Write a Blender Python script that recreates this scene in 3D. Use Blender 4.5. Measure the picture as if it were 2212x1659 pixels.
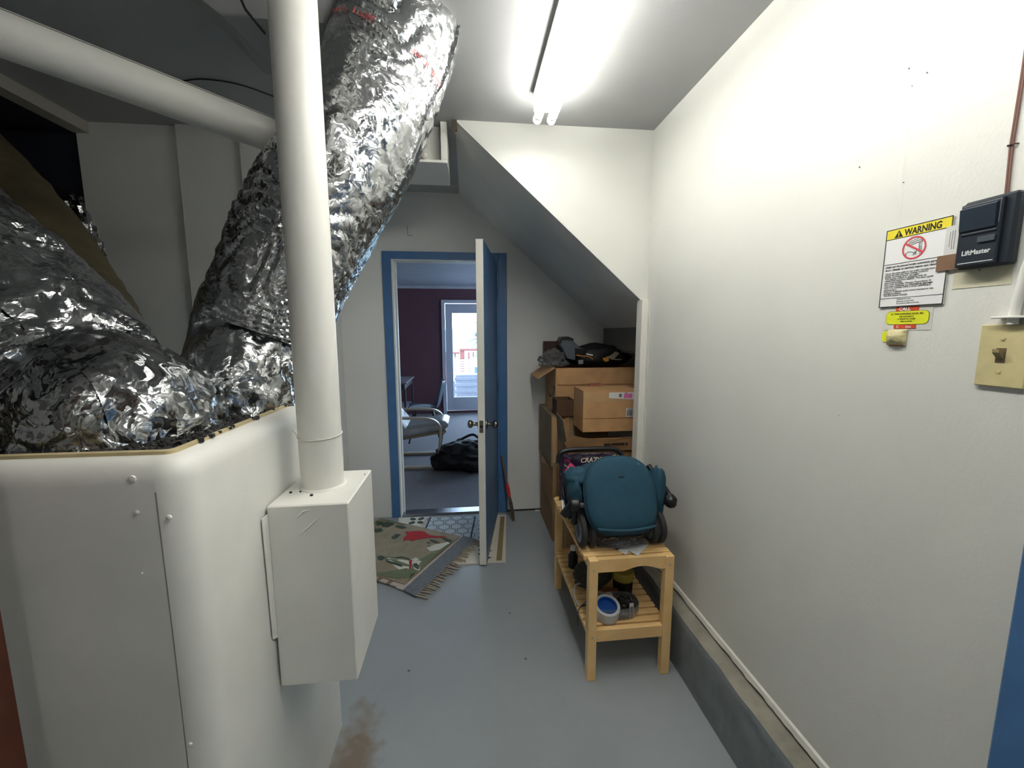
import bpy, math, random
from mathutils import Vector, Matrix, noise
random.seed(7)
for o in list(bpy.data.objects): bpy.data.objects.remove(o)
sc = bpy.context.scene
COL = sc.collection
PI = math.pi

# ------------------------------------------------------------------ camera
FPX, CXP, CYP, CAMH = 878.0, 1106.0, 829.5, 1.5
_pi, _ya, _ro = math.radians(7.24), math.radians(6.19), math.radians(-.144)
_r = Vector((math.cos(_ya), -math.sin(_ya), 0))
FW = Vector((math.sin(_ya)*math.cos(_pi), math.cos(_ya)*math.cos(_pi), -math.sin(_pi)))
_u = _r.cross(FW)
RT = math.cos(_ro)*_r + math.sin(_ro)*_u
UP = -math.sin(_ro)*_r + math.cos(_ro)*_u
EYE = Vector((0, 0, CAMH))
cam = bpy.data.cameras.new('camera'); camo = bpy.data.objects.new('camera', cam); COL.objects.link(camo)
cam.sensor_width = 36; cam.lens = FPX/2212*36; cam.clip_start = .02; cam.clip_end = 3000
mm = Matrix((( RT.x, UP.x, -FW.x, 0), (RT.y, UP.y, -FW.y, 0), (RT.z, UP.z, -FW.z, CAMH), (0, 0, 0, 1)))
camo.matrix_world = mm
sc.camera = camo
sc.view_settings.view_transform = 'Standard'; sc.view_settings.look = 'None'
sc.view_settings.gamma = 1; sc.view_settings.use_curve_mapping = False
sc.view_settings.exposure = 0.66

# a photo pixel gives a direction; the surface it lies on gives the distance
def ray(x, y): return RT*((x-CXP)/FPX) - UP*((y-CYP)/FPX) + FW
def onz(x, y, z): d = ray(x, y); return EYE + d*((z-CAMH)/d.z)
def ony(x, y, Y): d = ray(x, y); return EYE + d*(Y/d.y)
def onx(x, y, X): d = ray(x, y); return EYE + d*(X/d.x)
def deep(x, y, k): return EYE + ray(x, y)*k      # k: distance along the view axis

# ------------------------------------------------------------------ sky (bright hazy overcast day outside the far room)
SKY = 8.0
w = bpy.data.worlds.new('world'); sc.world = w; w.use_nodes = True
nt = w.node_tree; nt.nodes['Background'].inputs[0].default_value = (.56, .76, 1, 1)
nt.nodes['Background'].inputs[1].default_value = SKY
LAMP = 20.0      # emission of the two fluorescent tubes

# ------------------------------------------------------------------ materials
def lin(c):
    f = lambda v: (v/12.92 if v <= .04045 else ((v+.055)/1.055)**2.4)
    return tuple(f(x/255) for x in c)
MATS = {}
def mat(name, rgb, rough=.6, metal=0, var=.06, vs=6, bump=0, bs=80, spec=.5, emit=0, sheen=0, alpha=1, rgb2=None, coat=0):
    if name in MATS: return MATS[name]
    m = bpy.data.materials.new(name); m.use_nodes = True; MATS[name] = m
    n = m.node_tree.nodes; l = m.node_tree.links; p = n['Principled BSDF']
    c = lin(rgb); p.inputs['Roughness'].default_value = rough; p.inputs['Metallic'].default_value = metal
    p.inputs['Specular IOR Level'].default_value = spec
    if coat: p.inputs['Coat Weight'].default_value = coat
    tc = n.new('ShaderNodeTexCoord')
    nz = n.new('ShaderNodeTexNoise'); nz.inputs['Scale'].default_value = vs; nz.inputs['Detail'].default_value = 5
    l.new(tc.outputs['Object'], nz.inputs['Vector'])
    mx = n.new('ShaderNodeMix'); mx.data_type = 'RGBA'
    d = lin(rgb2) if rgb2 else tuple(x*(1-var*2.2) for x in c)
    mx.inputs[6].default_value = (*c, 1); mx.inputs[7].default_value = (*d, 1)
    rmp = n.new('ShaderNodeMapRange'); rmp.inputs[1].default_value = .35; rmp.inputs[2].default_value = .7
    l.new(nz.outputs[0], rmp.inputs[0]); l.new(rmp.outputs[0], mx.inputs[0])
    l.new(mx.outputs[2], p.inputs['Base Color'])
    if bump:
        b = n.new('ShaderNodeBump'); b.inputs['Strength'].default_value = bump; b.inputs['Distance'].default_value = .01
        n2 = n.new('ShaderNodeTexNoise'); n2.inputs['Scale'].default_value = bs; n2.inputs['Detail'].default_value = 6
        l.new(tc.outputs['Object'], n2.inputs['Vector']); l.new(n2.outputs[0], b.inputs['Height']); l.new(b.outputs[0], p.inputs['Normal'])
    if emit:
        p.inputs['Emission Color'].default_value = (*c, 1); p.inputs['Emission Strength'].default_value = emit
    if sheen: p.inputs['Sheen Weight'].default_value = sheen
    if alpha < 1: p.inputs['Alpha'].default_value = alpha
    return m

def clear_mat(name, tint=(255, 255, 255), gloss=.15, rough=.08, crumple=0, milk=0):
    """thin clear sheet: lets light through and mirrors a little"""
    if name in MATS: return MATS[name]
    m = bpy.data.materials.new(name); m.use_nodes = True; MATS[name] = m
    n = m.node_tree.nodes; l = m.node_tree.links; n.remove(n['Principled BSDF'])
    t = n.new('ShaderNodeBsdfTransparent'); t.inputs[0].default_value = (*lin(tint), 1)
    g = n.new('ShaderNodeBsdfGlossy'); g.inputs['Roughness'].default_value = rough
    f = n.new('ShaderNodeLayerWeight'); f.inputs[0].default_value = gloss
    x = n.new('ShaderNodeMixShader'); l.new(f.outputs['Fresnel'], x.inputs[0]); l.new(t.outputs[0], x.inputs[1]); l.new(g.outputs[0], x.inputs[2])
    last = x
    if crumple:
        tc = n.new('ShaderNodeTexCoord'); v = n.new('ShaderNodeTexVoronoi'); v.inputs['Scale'].default_value = crumple
        b = n.new('ShaderNodeBump'); b.inputs['Strength'].default_value = .9; b.inputs['Distance'].default_value = .02
        l.new(tc.outputs['Object'], v.inputs['Vector']); l.new(v.outputs['Distance'], b.inputs['Height'])
        l.new(b.outputs[0], g.inputs['Normal']); l.new(b.outputs[0], f.inputs['Normal'])
    if milk:
        dd = n.new('ShaderNodeBsdfDiffuse'); dd.inputs[0].default_value = (.8, .82, .85, 1)
        y = n.new('ShaderNodeMixShader'); y.inputs[0].default_value = milk
        l.new(x.outputs[0], y.inputs[1]); l.new(dd.outputs[0], y.inputs[2]); last = y
    l.new(last.outputs[0], n['Material Output'].inputs[0])
    return m

def foil_mat(name, base=(190, 192, 194), rough=.24, scale=46, grid=0, ks=(.36, .40, .20)):
    if name in MATS: return MATS[name]
    m = bpy.data.materials.new(name); m.use_nodes = True; MATS[name] = m
    n = m.node_tree.nodes; l = m.node_tree.links; p = n['Principled BSDF']
    p.inputs['Base Color'].default_value = (*lin(base), 1); p.inputs['Metallic'].default_value = 1; p.inputs['Roughness'].default_value = rough
    tc = n.new('ShaderNodeTexCoord')
    nz = n.new('ShaderNodeTexNoise'); nz.inputs['Scale'].default_value = 9; nz.inputs['Detail'].default_value = 3
    l.new(tc.outputs['Object'], nz.inputs['Vector'])
    mixv = n.new('ShaderNodeMix'); mixv.data_type = 'VECTOR'; mixv.inputs[0].default_value = .2
    l.new(tc.outputs['Object'], mixv.inputs[4]); l.new(nz.outputs['Color'], mixv.inputs[5])
    v = n.new('ShaderNodeTexVoronoi'); v.inputs['Scale'].default_value = scale; l.new(mixv.outputs[1], v.inputs['Vector'])
    v2 = n.new('ShaderNodeTexVoronoi'); v2.inputs['Scale'].default_value = scale*2.7; v2.feature = 'F1'; l.new(mixv.outputs[1], v2.inputs['Vector'])
    a = n.new('ShaderNodeMath'); a.operation = 'MULTIPLY_ADD'; a.inputs[1].default_value = .35
    l.new(v2.outputs['Distance'], a.inputs[0]); l.new(v.outputs['Distance'], a.inputs[2])
    h = a
    if grid:                                     # the thread grid inside the foil jacket
        uv = n.new('ShaderNodeUVMap'); s = n.new('ShaderNodeSeparateXYZ'); l.new(uv.outputs[0], s.inputs[0])
        outs = []
        for k in (0, 1):
            q = n.new('ShaderNodeMath'); q.operation = 'MULTIPLY'; q.inputs[1].default_value = grid; l.new(s.outputs[k], q.inputs[0])
            q2 = n.new('ShaderNodeMath'); q2.operation = 'PINGPONG'; q2.inputs[1].default_value = .5; l.new(q.outputs[0], q2.inputs[0])
            q3 = n.new('ShaderNodeMath'); q3.operation = 'LESS_THAN'; q3.inputs[1].default_value = .05; l.new(q2.outputs[0], q3.inputs[0]); outs.append(q3)
        mxx = n.new('ShaderNodeMath'); mxx.operation = 'MAXIMUM'; l.new(outs[0].outputs[0], mxx.inputs[0]); l.new(outs[1].outputs[0], mxx.inputs[1])
        ad = n.new('ShaderNodeMath'); ad.operation = 'MULTIPLY_ADD'; ad.inputs[1].default_value = .10; l.new(mxx.outputs[0], ad.inputs[0]); l.new(a.outputs[0], ad.inputs[2]); h = ad
    # flat facets, each tilted its own way, at three sizes
    geo = n.new('ShaderNodeNewGeometry'); acc = geo.outputs['Normal']
    for (sc_, k, st) in ((scale*.5, ks[0], 1), (scale*1.4, ks[1], 1), (scale*3.6, ks[2], 1)):
        vv = n.new('ShaderNodeTexVoronoi'); vv.inputs['Scale'].default_value = sc_; l.new(mixv.outputs[1], vv.inputs['Vector'])
        sb = n.new('ShaderNodeVectorMath'); sb.operation = 'SUBTRACT'; sb.inputs[1].default_value = (.5, .5, .5); l.new(vv.outputs['Color'], sb.inputs[0])
        ma = n.new('ShaderNodeVectorMath'); ma.operation = 'MULTIPLY_ADD'; ma.inputs[1].default_value = (k, k, k); l.new(sb.outputs[0], ma.inputs[0]); l.new(acc, ma.inputs[2]); acc = ma.outputs[0]
    nm = n.new('ShaderNodeVectorMath'); nm.operation = 'NORMALIZE'; l.new(acc, nm.inputs[0])
    b = n.new('ShaderNodeBump'); b.inputs['Strength'].default_value = .14; b.inputs['Distance'].default_value = .008
    l.new(h.outputs[0], b.inputs['Height']); l.new(nm.outputs[0], b.inputs['Normal']); l.new(b.outputs[0], p.inputs['Normal'])
    return m

M_WALL = mat('white_wall_paint', (216, 216, 210), .38, var=.03, vs=2, bump=.05, bs=140)
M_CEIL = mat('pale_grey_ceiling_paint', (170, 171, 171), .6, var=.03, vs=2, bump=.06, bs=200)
M_SOFF = mat('white_soffit_paint', (226, 226, 222), .55, var=.04, vs=3, bump=.05, bs=200)
M_FARW = mat('matte_white_wall', (228, 228, 225), .55, var=.03, vs=2, bump=.06, bs=200)
M_TANK = mat('painted_bin', (230, 229, 222), .45, var=.05, vs=4, bump=.07, bs=25)
M_METAL = mat('white_painted_metal', (232, 231, 224), .38, var=.04, vs=5, bump=.06, bs=40)
M_PIPE = mat('white_painted_pipe', (230, 229, 222), .42, var=.04, vs=4, bump=.05, bs=60)
M_BLUE = mat('blue_trim_paint', (72, 116, 166), .45, var=.08, vs=8, bump=.04, bs=90)
M_WHITE = mat('white_trim_paint', (225, 223, 214), .45, var=.04)
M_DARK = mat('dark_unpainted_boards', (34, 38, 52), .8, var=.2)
M_CARD = mat('cardboard', (200, 156, 108), .8, var=.08, vs=14, bump=.03, bs=200)
M_CARD2 = mat('brown_cardboard', (164, 126, 86), .8, var=.1, vs=10, bump=.03, bs=200)
M_CARD3 = mat('olive_brown_cardboard', (150, 130, 100), .8, var=.1, vs=10, bump=.03, bs=200)
M_CARDD = mat('dark_brown_cardboard', (92, 66, 46), .8, var=.1)
M_PINE = mat('light_pine', (240, 202, 142), .45, vs=9, rgb2=(226, 182, 120), bump=.05, bs=60)
M_BLACK = mat('black_plastic', (22, 23, 25), .4, var=.1)
M_RUB = mat('black_rubber', (46, 46, 47), .75, var=.1)
M_INK = mat('black_ink', (22, 22, 24), .7)
M_TEAL = mat('teal_fabric', (27, 70, 89), .85, var=.06, vs=40, bump=.12, bs=500)
M_PAPER = mat('white_paper', (228, 228, 228), .6, var=.02)
M_BAGB = mat('black_nylon', (14, 14, 17), .6, var=.2, vs=12, bump=.15, bs=60)
M_STEEL = mat('brushed_steel', (150, 146, 138), .25, metal=1, var=.1)
M_FOIL = foil_mat('crinkled_silver_foil', grid=60, ks=(.20, .34, .20))
M_FOIL2 = foil_mat('crumpled_silver_foil', rough=.22, scale=42)
M_GLASS = clear_mat('window_glass', gloss=.12, rough=.01)
M_PLAS = clear_mat('clear_plastic_film', gloss=.3, rough=.1, crumple=26, milk=.10)

# ------------------------------------------------------------------ mesh helpers
class MB:
    def __init__(s): s.v = []; s.f = []; s.uv = None
    def add(s, vs, fs):
        k = len(s.v); s.v += [Vector(p) for p in vs]; s.f += [tuple(i+k for i in f) for f in fs]; return s
    def box(s, a, b, m=None):
        (x0, y0, z0), (x1, y1, z1) = a, b
        vs = [Vector(p) for p in ((x0,y0,z0),(x1,y0,z0),(x1,y1,z0),(x0,y1,z0),(x0,y0,z1),(x1,y0,z1),(x1,y1,z1),(x0,y1,z1))]
        if m is not None: vs = [m @ p for p in vs]
        return s.add(vs, [(0,3,2,1),(4,5,6,7),(0,1,5,4),(1,2,6,5),(2,3,7,6),(3,0,4,7)])
    def bbox(s, a, b, r=.003, m=None):
        """box with chamfered edges"""
        a = Vector(a); b = Vector(b); c = (a+b)/2; h = (b-a)/2; r = min(r, min(h)*.45)
        vs = []; idx = {}
        for sx in (-1, 1):
            for sy in (-1, 1):
                for sz in (-1, 1):
                    for ax in range(3):
                        d = Vector((sx*h.x, sy*h.y, sz*h.z))
                        for k in range(3):
                            if k != ax: d[k] -= r*(sx, sy, sz)[k]
                        idx[(sx, sy, sz, ax)] = len(vs); vs.append(c+d)
        fs = []
        for ax in range(3):
            o = [k for k in range(3) if k != ax]
            for sg in (-1, 1):
                q = []
                for (p, t) in ((-1,-1),(1,-1),(1,1),(-1,1)):
                    e = [0,0,0]; e[ax] = sg; e[o[0]] = p; e[o[1]] = t; q.append(idx[(*e, ax)])
                fs.append(tuple(q))
        for ax in range(3):           # edge chamfers along axis ax
            o = [k for k in range(3) if k != ax]
            for p in (-1, 1):
                for t in (-1, 1):
                    q = []
                    for (e, who) in ((-1, o[0]), (1, o[0]), (1, o[1]), (-1, o[1])):
                        g = [0,0,0]; g[ax] = e; g[o[0]] = p; g[o[1]] = t; q.append(idx[(*g, who)])
                    fs.append(tuple(q))
        for sx in (-1, 1):
            for sy in (-1, 1):
                for sz in (-1, 1): fs.append(tuple(idx[(sx, sy, sz, k)] for k in range(3)))
        if m is not None: vs = [m @ p for p in vs]
        return s.add(vs, fs)
    def prism(s, poly, ext):
        """flat polygon (3-D points) pushed along ext"""
        n = len(poly); ext = Vector(ext); poly = [Vector(p) for p in poly]
        return s.add(poly + [p+ext for p in poly], [tuple(range(n)), tuple(range(2*n-1, n-1, -1))] + [(i, i+n, (i+1) % n+n, (i+1) % n) for i in range(n)])
    def poly(s, pts): return s.add(pts, [tuple(range(len(pts)))])
    def tube(s, path, r, n=12, cap=True, closed=False, flat=1.0):
        path = [Vector(p) for p in path]; N = len(path); fr = frames(path, closed)
        rr = r if isinstance(r, (list, tuple)) else [r]*N
        vs = []
        for i in range(N):
            t, a, b = fr[i]
            for k in range(n):
                an = 2*PI*k/n; vs.append(path[i] + a*(math.cos(an)*rr[i]) + b*(math.sin(an)*rr[i]*flat))
        fs = []
        for i in range(N-1 + (1 if closed else 0)):
            j = (i+1) % N
            for k in range(n): fs.append((i*n+k, i*n+(k+1) % n, j*n+(k+1) % n, j*n+k))
        if cap and not closed: fs += [tuple(range(n-1, -1, -1)), tuple(range((N-1)*n, N*n))]
        return s.add(vs, fs)
    def cyl(s, a, b, r, n=24, r2=None): return s.tube([a, b], [r, r if r2 is None else r2], n)
    def lathe(s, c, axis, prof, n=24):
        """prof: list of (along, radius)"""
        c = Vector(c); axis = Vector(axis).normalized()
        a = axis.orthogonal().normalized(); b = axis.cross(a); m = len(prof); vs = []
        for (h, r) in prof:
            for k in range(n):
                an = 2*PI*k/n; vs.append(c + axis*h + (a*math.cos(an)+b*math.sin(an))*max(r, 1e-5))
        fs = [(i*n+k, i*n+(k+1) % n, (i+1)*n+(k+1) % n, (i+1)*n+k) for i in range(m-1) for k in range(n)]
        fs += [tuple(range(n-1, -1, -1)), tuple(range((m-1)*n, m*n))]
        return s.add(vs, fs)
    def grid(s, fn, nu, nv, closed_u=False):
        k = len(s.v)
        for j in range(nv+1):
            for i in range(nu + (0 if closed_u else 1)): s.v.append(Vector(fn(i/nu, j/nv)))
        W = nu + (0 if closed_u else 1)
        for j in range(nv):
            for i in range(nu):
                i2 = (i+1) % W if closed_u else i+1
                s.f.append((k+j*W+i, k+j*W+i2, k+(j+1)*W+i2, k+(j+1)*W+i))
        return s

def frames(path, closed=False):
    N = len(path); out = []; a = None
    for i in range(N):
        p0 = path[(i-1) % N] if closed else path[max(i-1, 0)]; p1 = path[(i+1) % N] if closed else path[min(i+1, N-1)]
        t = (p1-p0).normalized()
        if a is None:
            a = t.orthogonal().normalized()
        a = (a - t*a.dot(t)).normalized(); b = t.cross(a); out.append((t, a, b))
    return out
def spline(pts, n, closed=False):
    """Catmull-Rom through pts (any dimension of Vector)"""
    P = [Vector(p) for p in pts]; N = len(P); out = []; segs = N if closed else N-1
    for i in range(segs):
        g = (lambda k: P[k % N]) if closed else (lambda k: P[min(max(k, 0), N-1)])
        a, b, c, d = g(i-1), g(i), g(i+1), g(i+2)
        for k in range(n):
            t = k/n; out.append(.5*((2*b) + (c-a)*t + (2*a-5*b+4*c-d)*t*t + (3*b-a-3*c+d)*t**3))
    if not closed: out.append(P[-1])
    return out

ORG = {}
def props(o, label=None, cat=None, group=None, kind=None):
    if label: o['label'] = label
    if cat: o['category'] = cat
    if group: o['group'] = group
    if kind: o['kind'] = kind
    return o
def thing(name, label, cat, loc, rotz=0, group=None, kind=None):
    """an Empty at the thing's base; parts are then given in its local frame, or in world space via w=True"""
    e = bpy.data.objects.new(name, None); COL.objects.link(e); e.location = loc; e.rotation_euler = (0, 0, rotz); e.empty_display_size = .1
    ORG[e.name] = Matrix.Translation(Vector(loc)) @ Matrix.Rotation(rotz, 4, 'Z')
    return props(e, label, cat, group, kind)
def root_of(o):
    while o.parent: o = o.parent
    return o
def obj(name, mb, m, parent=None, w=True, smooth=False, label=None, cat=None, group=None, kind=None, angle=40, fix=True):
    vs = mb.v
    if parent is not None:
        if w: inv = ORG[root_of(parent).name].inverted(); vs = [inv @ p for p in vs]
        loc = Vector((0, 0, 0))
    else:
        xs = [p.x for p in vs]; ys = [p.y for p in vs]; zs = [p.z for p in vs]
        loc = Vector(((min(xs)+max(xs))/2, (min(ys)+max(ys))/2, min(zs))); vs = [p-loc for p in vs]
    me = bpy.data.meshes.new(name); me.from_pydata([tuple(p) for p in vs], [], mb.f)
    for x in (m if isinstance(m, (list, tuple)) else [m]): me.materials.append(x)
    if mb.uv:
        ul = me.uv_layers.new(name='UVMap')
        for li, lp in enumerate(me.loops): ul.data[li].uv = mb.uv[lp.vertex_index]
    if fix:
        import bmesh
        b = bmesh.new(); b.from_mesh(me); bmesh.ops.recalc_face_normals(b, faces=b.faces); b.to_mesh(me); b.free()
    if smooth:
        me.polygons.foreach_set('use_smooth', [True]*len(me.polygons))
        if angle < 180: me.set_sharp_from_angle(angle=math.radians(angle))
    me.update()
    o = bpy.data.objects.new(name, me); COL.objects.link(o)
    if parent is not None: o.parent = parent
    else: o.location = loc; ORG[o.name] = Matrix.Translation(loc)
    return props(o, label, cat, group, kind)
def share(name, src, parent, loc=(0, 0, 0), rot=(0, 0, 0)):
    o = bpy.data.objects.new(name, src.data); COL.objects.link(o); o.parent = parent; o.location = loc; o.rotation_euler = rot; return o
def text_mb(body, size, org, right, up, lift=.0004, align='LEFT', bold=0, shear=0, squeeze=1, fit=0):
    cu = bpy.data.curves.new('t', 'FONT'); cu.body = body; cu.size = size; cu.align_x = align; cu.offset = bold; cu.shear = shear; cu.resolution_u = 3
    to = bpy.data.objects.new('t', cu); COL.objects.link(to)
    dg = bpy.context.evaluated_depsgraph_get(); me = bpy.data.meshes.new_from_object(to.evaluated_get(dg))
    if fit: squeeze = fit/max(v.co.x for v in me.vertices)
    right = Vector(right).normalized(); up = Vector(up).normalized(); nn = right.cross(up)
    mb = MB(); mb.add([Vector(org)+right*(v.co.x*squeeze)+up*v.co.y+nn*lift for v in me.vertices], [tuple(p.vertices) for p in me.polygons])
    bpy.data.objects.remove(to); bpy.data.curves.remove(cu); bpy.data.meshes.remove(me)
    return mb
def S(name, mb, m, label, cat, **k): return obj(name, mb, m, label=label, cat=cat, kind='structure', **k)
def nz(p, s=1.0, o=0): return noise.noise(Vector(p)*s + Vector((o, o*1.7, o*.3)))
def crumple(p, s):
    d = noise.voronoi(Vector(p)*s)[0]; return d[0]
def blob(c, rad, seed=0, amp=.25, sc_=2.0, nu=40, nv=24, sharp=0, flatz=None):
    """lumpy closed body: bags, bundles"""
    c = Vector(c); mb = MB()
    def fn(u, v):
        th = u*2*PI; ph = v*PI
        d = Vector((math.sin(ph)*math.cos(th), math.sin(ph)*math.sin(th), -math.cos(ph)))
        k = 1+amp*nz(d, sc_, seed)+amp*.5*nz(d, sc_*2.3, seed+3)
        if sharp: k += sharp*(crumple(d, sc_*2.2)-.4)
        p = Vector((d.x*rad[0]*k, d.y*rad[1]*k, d.z*rad[2]*k)) + c
        if flatz is not None and p.z < flatz: p.z = flatz
        return p
    mb.grid(fn, nu, nv, True); return mb

# ================================================================== THE SETTING
XR, HC = .985, 2.545           # right wall, ceiling
YU, YF = 2.18, 3.26            # wall above the stair soffit, wall with the door
XL, YB = -1.88, -3.0

# floor with stains of its own
def floor_mat():
    m = mat('grey_painted_concrete', (150, 156, 160), .36, var=.05, vs=1.6, bump=.05, bs=30)
    n = m.node_tree.nodes; l = m.node_tree.links; p = n['Principled BSDF']
    src = p.inputs['Base Color'].links[0].from_socket
    tc = n.new('ShaderNodeTexCoord'); ob = tc.outputs['Object']
    geo = n.new('ShaderNodeNewGeometry')
    # rusty stain beside the bin
    sub = n.new('ShaderNodeVectorMath'); sub.operation = 'SUBTRACT'; sub.inputs[1].default_value = (-.43, 1.22, 0); l.new(geo.outputs['Position'], sub.inputs[0])
    mul = n.new('ShaderNodeVectorMath'); mul.operation = 'MULTIPLY'; mul.inputs[1].default_value = (9, 2.8, 1); l.new(sub.outputs[0], mul.inputs[0])
    ln = n.new('ShaderNodeVectorMath'); ln.operation = 'LENGTH'; l.new(mul.outputs[0], ln.inputs[0])
    ns = n.new('ShaderNodeTexNoise'); ns.inputs['Scale'].default_value = 16; ns.inputs['Detail'].default_value = 6; l.new(geo.outputs['Position'], ns.inputs['Vector'])
    ad = n.new('ShaderNodeMath'); ad.operation = 'MULTIPLY_ADD'; ad.inputs[1].default_value = 1.5; l.new(ns.outputs[0], ad.inputs[0]); l.new(ln.outputs['Value'], ad.inputs[2])
    mr = n.new('ShaderNodeMapRange'); mr.inputs[1].default_value = 1.15; mr.inputs[2].default_value = 1.75; mr.inputs[3].default_value = .8; mr.inputs[4].default_value = 0; l.new(ad.outputs[0], mr.inputs[0])
    mx = n.new('ShaderNodeMix'); mx.data_type = 'RGBA'; mx.inputs[7].default_value = (*lin((116, 96, 72)), 1)
    l.new(mr.outputs[0], mx.inputs[0]); l.new(src, mx.inputs[6])
    # dark flecks
    vo = n.new('ShaderNodeTexVoronoi'); vo.inputs['Scale'].default_value = 5.5; l.new(geo.outputs['Position'], vo.inputs['Vector'])
    lt = n.new('ShaderNodeMath'); lt.operation = 'LESS_THAN'; lt.inputs[1].default_value = .035; l.new(vo.outputs['Distance'], lt.inputs[0])
    m2 = n.new('ShaderNodeMix'); m2.data_type = 'RGBA'; m2.inputs[7].default_value = (*lin((84, 86, 86)), 1)
    l.new(lt.outputs[0], m2.inputs[0]); l.new(mx.outputs[2], m2.inputs[6]); l.new(m2.outputs[2], p.inputs['Base Color'])
    return m
S('floor', MB().box((-4.2, YB, -.1), (2.2, YF+.06, 0)), floor_mat(), 'grey painted concrete floor of the utility passage', 'floor')
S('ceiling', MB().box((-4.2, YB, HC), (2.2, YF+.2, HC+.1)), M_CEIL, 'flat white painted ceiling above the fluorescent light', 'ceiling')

def wall_right_mat():
    m = M_WALL; n = m.node_tree.nodes; l = m.node_tree.links; p = n['Principled BSDF']
    return m
wr = S('wall_right', MB().box((XR, .5785, .262), (XR+.1, 2.202, HC)), wall_right_mat(), 'white drywall at right with warning sign and wall button', 'wall')
for (px, py, r) in ((1857, 361, .0022), (1964, 148, .002), (2003, 157, .0018), (1971, 186, .0014), (1812, 895, .0025), (1768, 938, .0025), (2117, 583, .002), (1952, 394, .0015), (1938, 583, .0012)):
    p = onx(px, py, XR); obj('nail_mark', MB().lathe(p, (-1, 0, 0), [(-.002, r), (.0012, r*.9), (.002, r*.3)], 8), mat('grey_mark', (120, 118, 112), .8) if py < 700 else M_WHITE, wr)
# taped drywall joint: a low ridge
obj('drywall_joint', MB().grid(lambda u, v: Vector((XR-.0002-.0005*max(0, 1-abs(2*u-1)*1.0)*(1 if .05 < v else 0), .868+.012*(u-.5)+.004*math.sin(v*5), 1.72+v*.5)), 6, 40), M_WALL, wr, smooth=True)
# concrete kerb: grey painted face, bare ledge, ragged edges
def kerb():
    N = 90; mb = MB(); led = MB()
    def fn(u, v):
        y = .4+u*(2.15-.4); n1 = nz((y*9, 0, 0)); n2 = nz((y*30, 3, 0)); pr = [(.905, -.01), (.903+.004*n2, .09), (.905+.003*n2, .18), (.907+.003*n1, .24), (.913+.004*n1, .256+.006*n1)]
        i = min(int(v*4+1e-6), 3); t = v*4-i; a, b = pr[i], pr[i+1]; x = a[0]+(b[0]-a[0])*t; z = a[1]+(b[1]-a[1])*t
        x += .004*max(0, nz((y*5, z*14, 8))-.15)*3
        return (x, y, z)
    mb.grid(fn, N*2, 12)
    def fl(u, v):
        y = .4+u*(2.15-.4); n1 = nz((y*9, 0, 0)); n2 = nz((y*24, v*3, 4))
        return (.913+.004*n1+(XR+.03-.913)*v, y, .256+.006*n1+.005*n2*math.sin(v*PI)+.006*v)
    led.grid(fl, N*2, 4); return mb, led
kf, kl = kerb()
kb = S('trim_1', kf, mat('kerb_grey_paint', (122, 127, 131), .5, var=.1, vs=12, bump=.25, bs=22), 'grey painted concrete kerb running along the right wall', 'kerb', smooth=True, fix=False)
obj('ledge', kl, mat('bare_concrete', (150, 146, 134), .85, var=.16, vs=10, bump=.4, bs=40), kb, smooth=True, label='bare concrete ledge on top of the kerb', fix=False)
S('wall_kerb_core', MB().box((.93, .4, 0), (XR+.1, 2.15, .25)), M_FARW, 'concrete core behind the grey kerb face', 'wall')
bw = MB()
def strip(u, v):
    y = .6+u*(2.14-.6); n1 = .006*nz((y*11, 1, 0))+.003*nz((y*40, 2, 0)); prof = [(XR-.001, .295), (XR-.008, .290), (XR-.012+n1*.5, .272+n1), (XR-.004, .262+n1), (XR+.01, .260)]
    k = min(int(v*4), 3); t = v*4-k; a, b = prof[k], prof[k+1]; return (a[0]+(b[0]-a[0])*t, y, a[1]+(b[1]-a[1])*t)
bw.grid(strip, 160, 8)
S('baseboard_right', bw, M_WHITE, 'ragged white plaster edge where the right wall meets the kerb', 'baseboard', smooth=True, fix=False)
# blue door casing at the near end of the right wall, wall beyond
cas = thing('trim_2', 'blue painted casing at the lower right edge of the photo', 'door casing', (XR, .56, 0), kind='structure')
obj('casing_board', MB().bbox((XR-.012, .46, 0), (XR+.1, .5785, 2.10), .004), M_BLUE, cas)
S('wall_near_right', MB().box((XR, YB, 0), (XR+.1, -.45, HC)).box((XR, -.45, 2.1), (XR+.1, .5784, HC)).box((XR+.1, -.6, 0), (XR+.13, .7, HC)), M_WALL, 'white wall around the blue doorway at the right', 'wall')
d3 = thing('door_3', 'blue door in the right wall beside the casing', 'door', (XR+.04, 0, 0), kind='structure')
obj('leaf', MB().bbox((XR+.03, -.42, .01), (XR+.07, .458, 2.08), .003), M_BLUE, d3)
S('wall_behind', MB().box((-4.2, YB-.1, 0), (XR+.1, YB, HC)), M_FARW, 'white wall behind the camera', 'wall')
S('wall_garage_left', MB().box((-3.6, YB, 0), (-3.5, .6, HC)), M_FARW, 'white wall far left behind the camera', 'wall')

# stair soffit, wall above it, post
s0, s1 = Vector((-.03, 0, 2.545)), Vector((.952, 0, 1.672))
sl = (s1.z-s0.z)/(s1.x-s0.x)
up_poly = [(-.03, YU, 2.545), (XR, YU, 2.545), (XR, YU, 1.645), (.952, YU, 1.672)]
S('wall_back_upper', MB().prism(up_poly, (0, .02, 0)), M_WALL, 'white triangular wall above the sloping stair underside', 'wall')
XE = 1.11
so = MB().prism([(-.045, YU+.001, 2.545), (XE, YU+.001, 2.545+sl*(XE+.03)), (XE, YU+.001, 2.60+sl*(XE+.03)), (-.045, YU+.001, 2.60)], (0, YF-YU+.04, 0))
S('ceiling_soffit', so, M_SOFF, 'sloping grey underside of the stairs above the stacked boxes', 'soffit')
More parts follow.
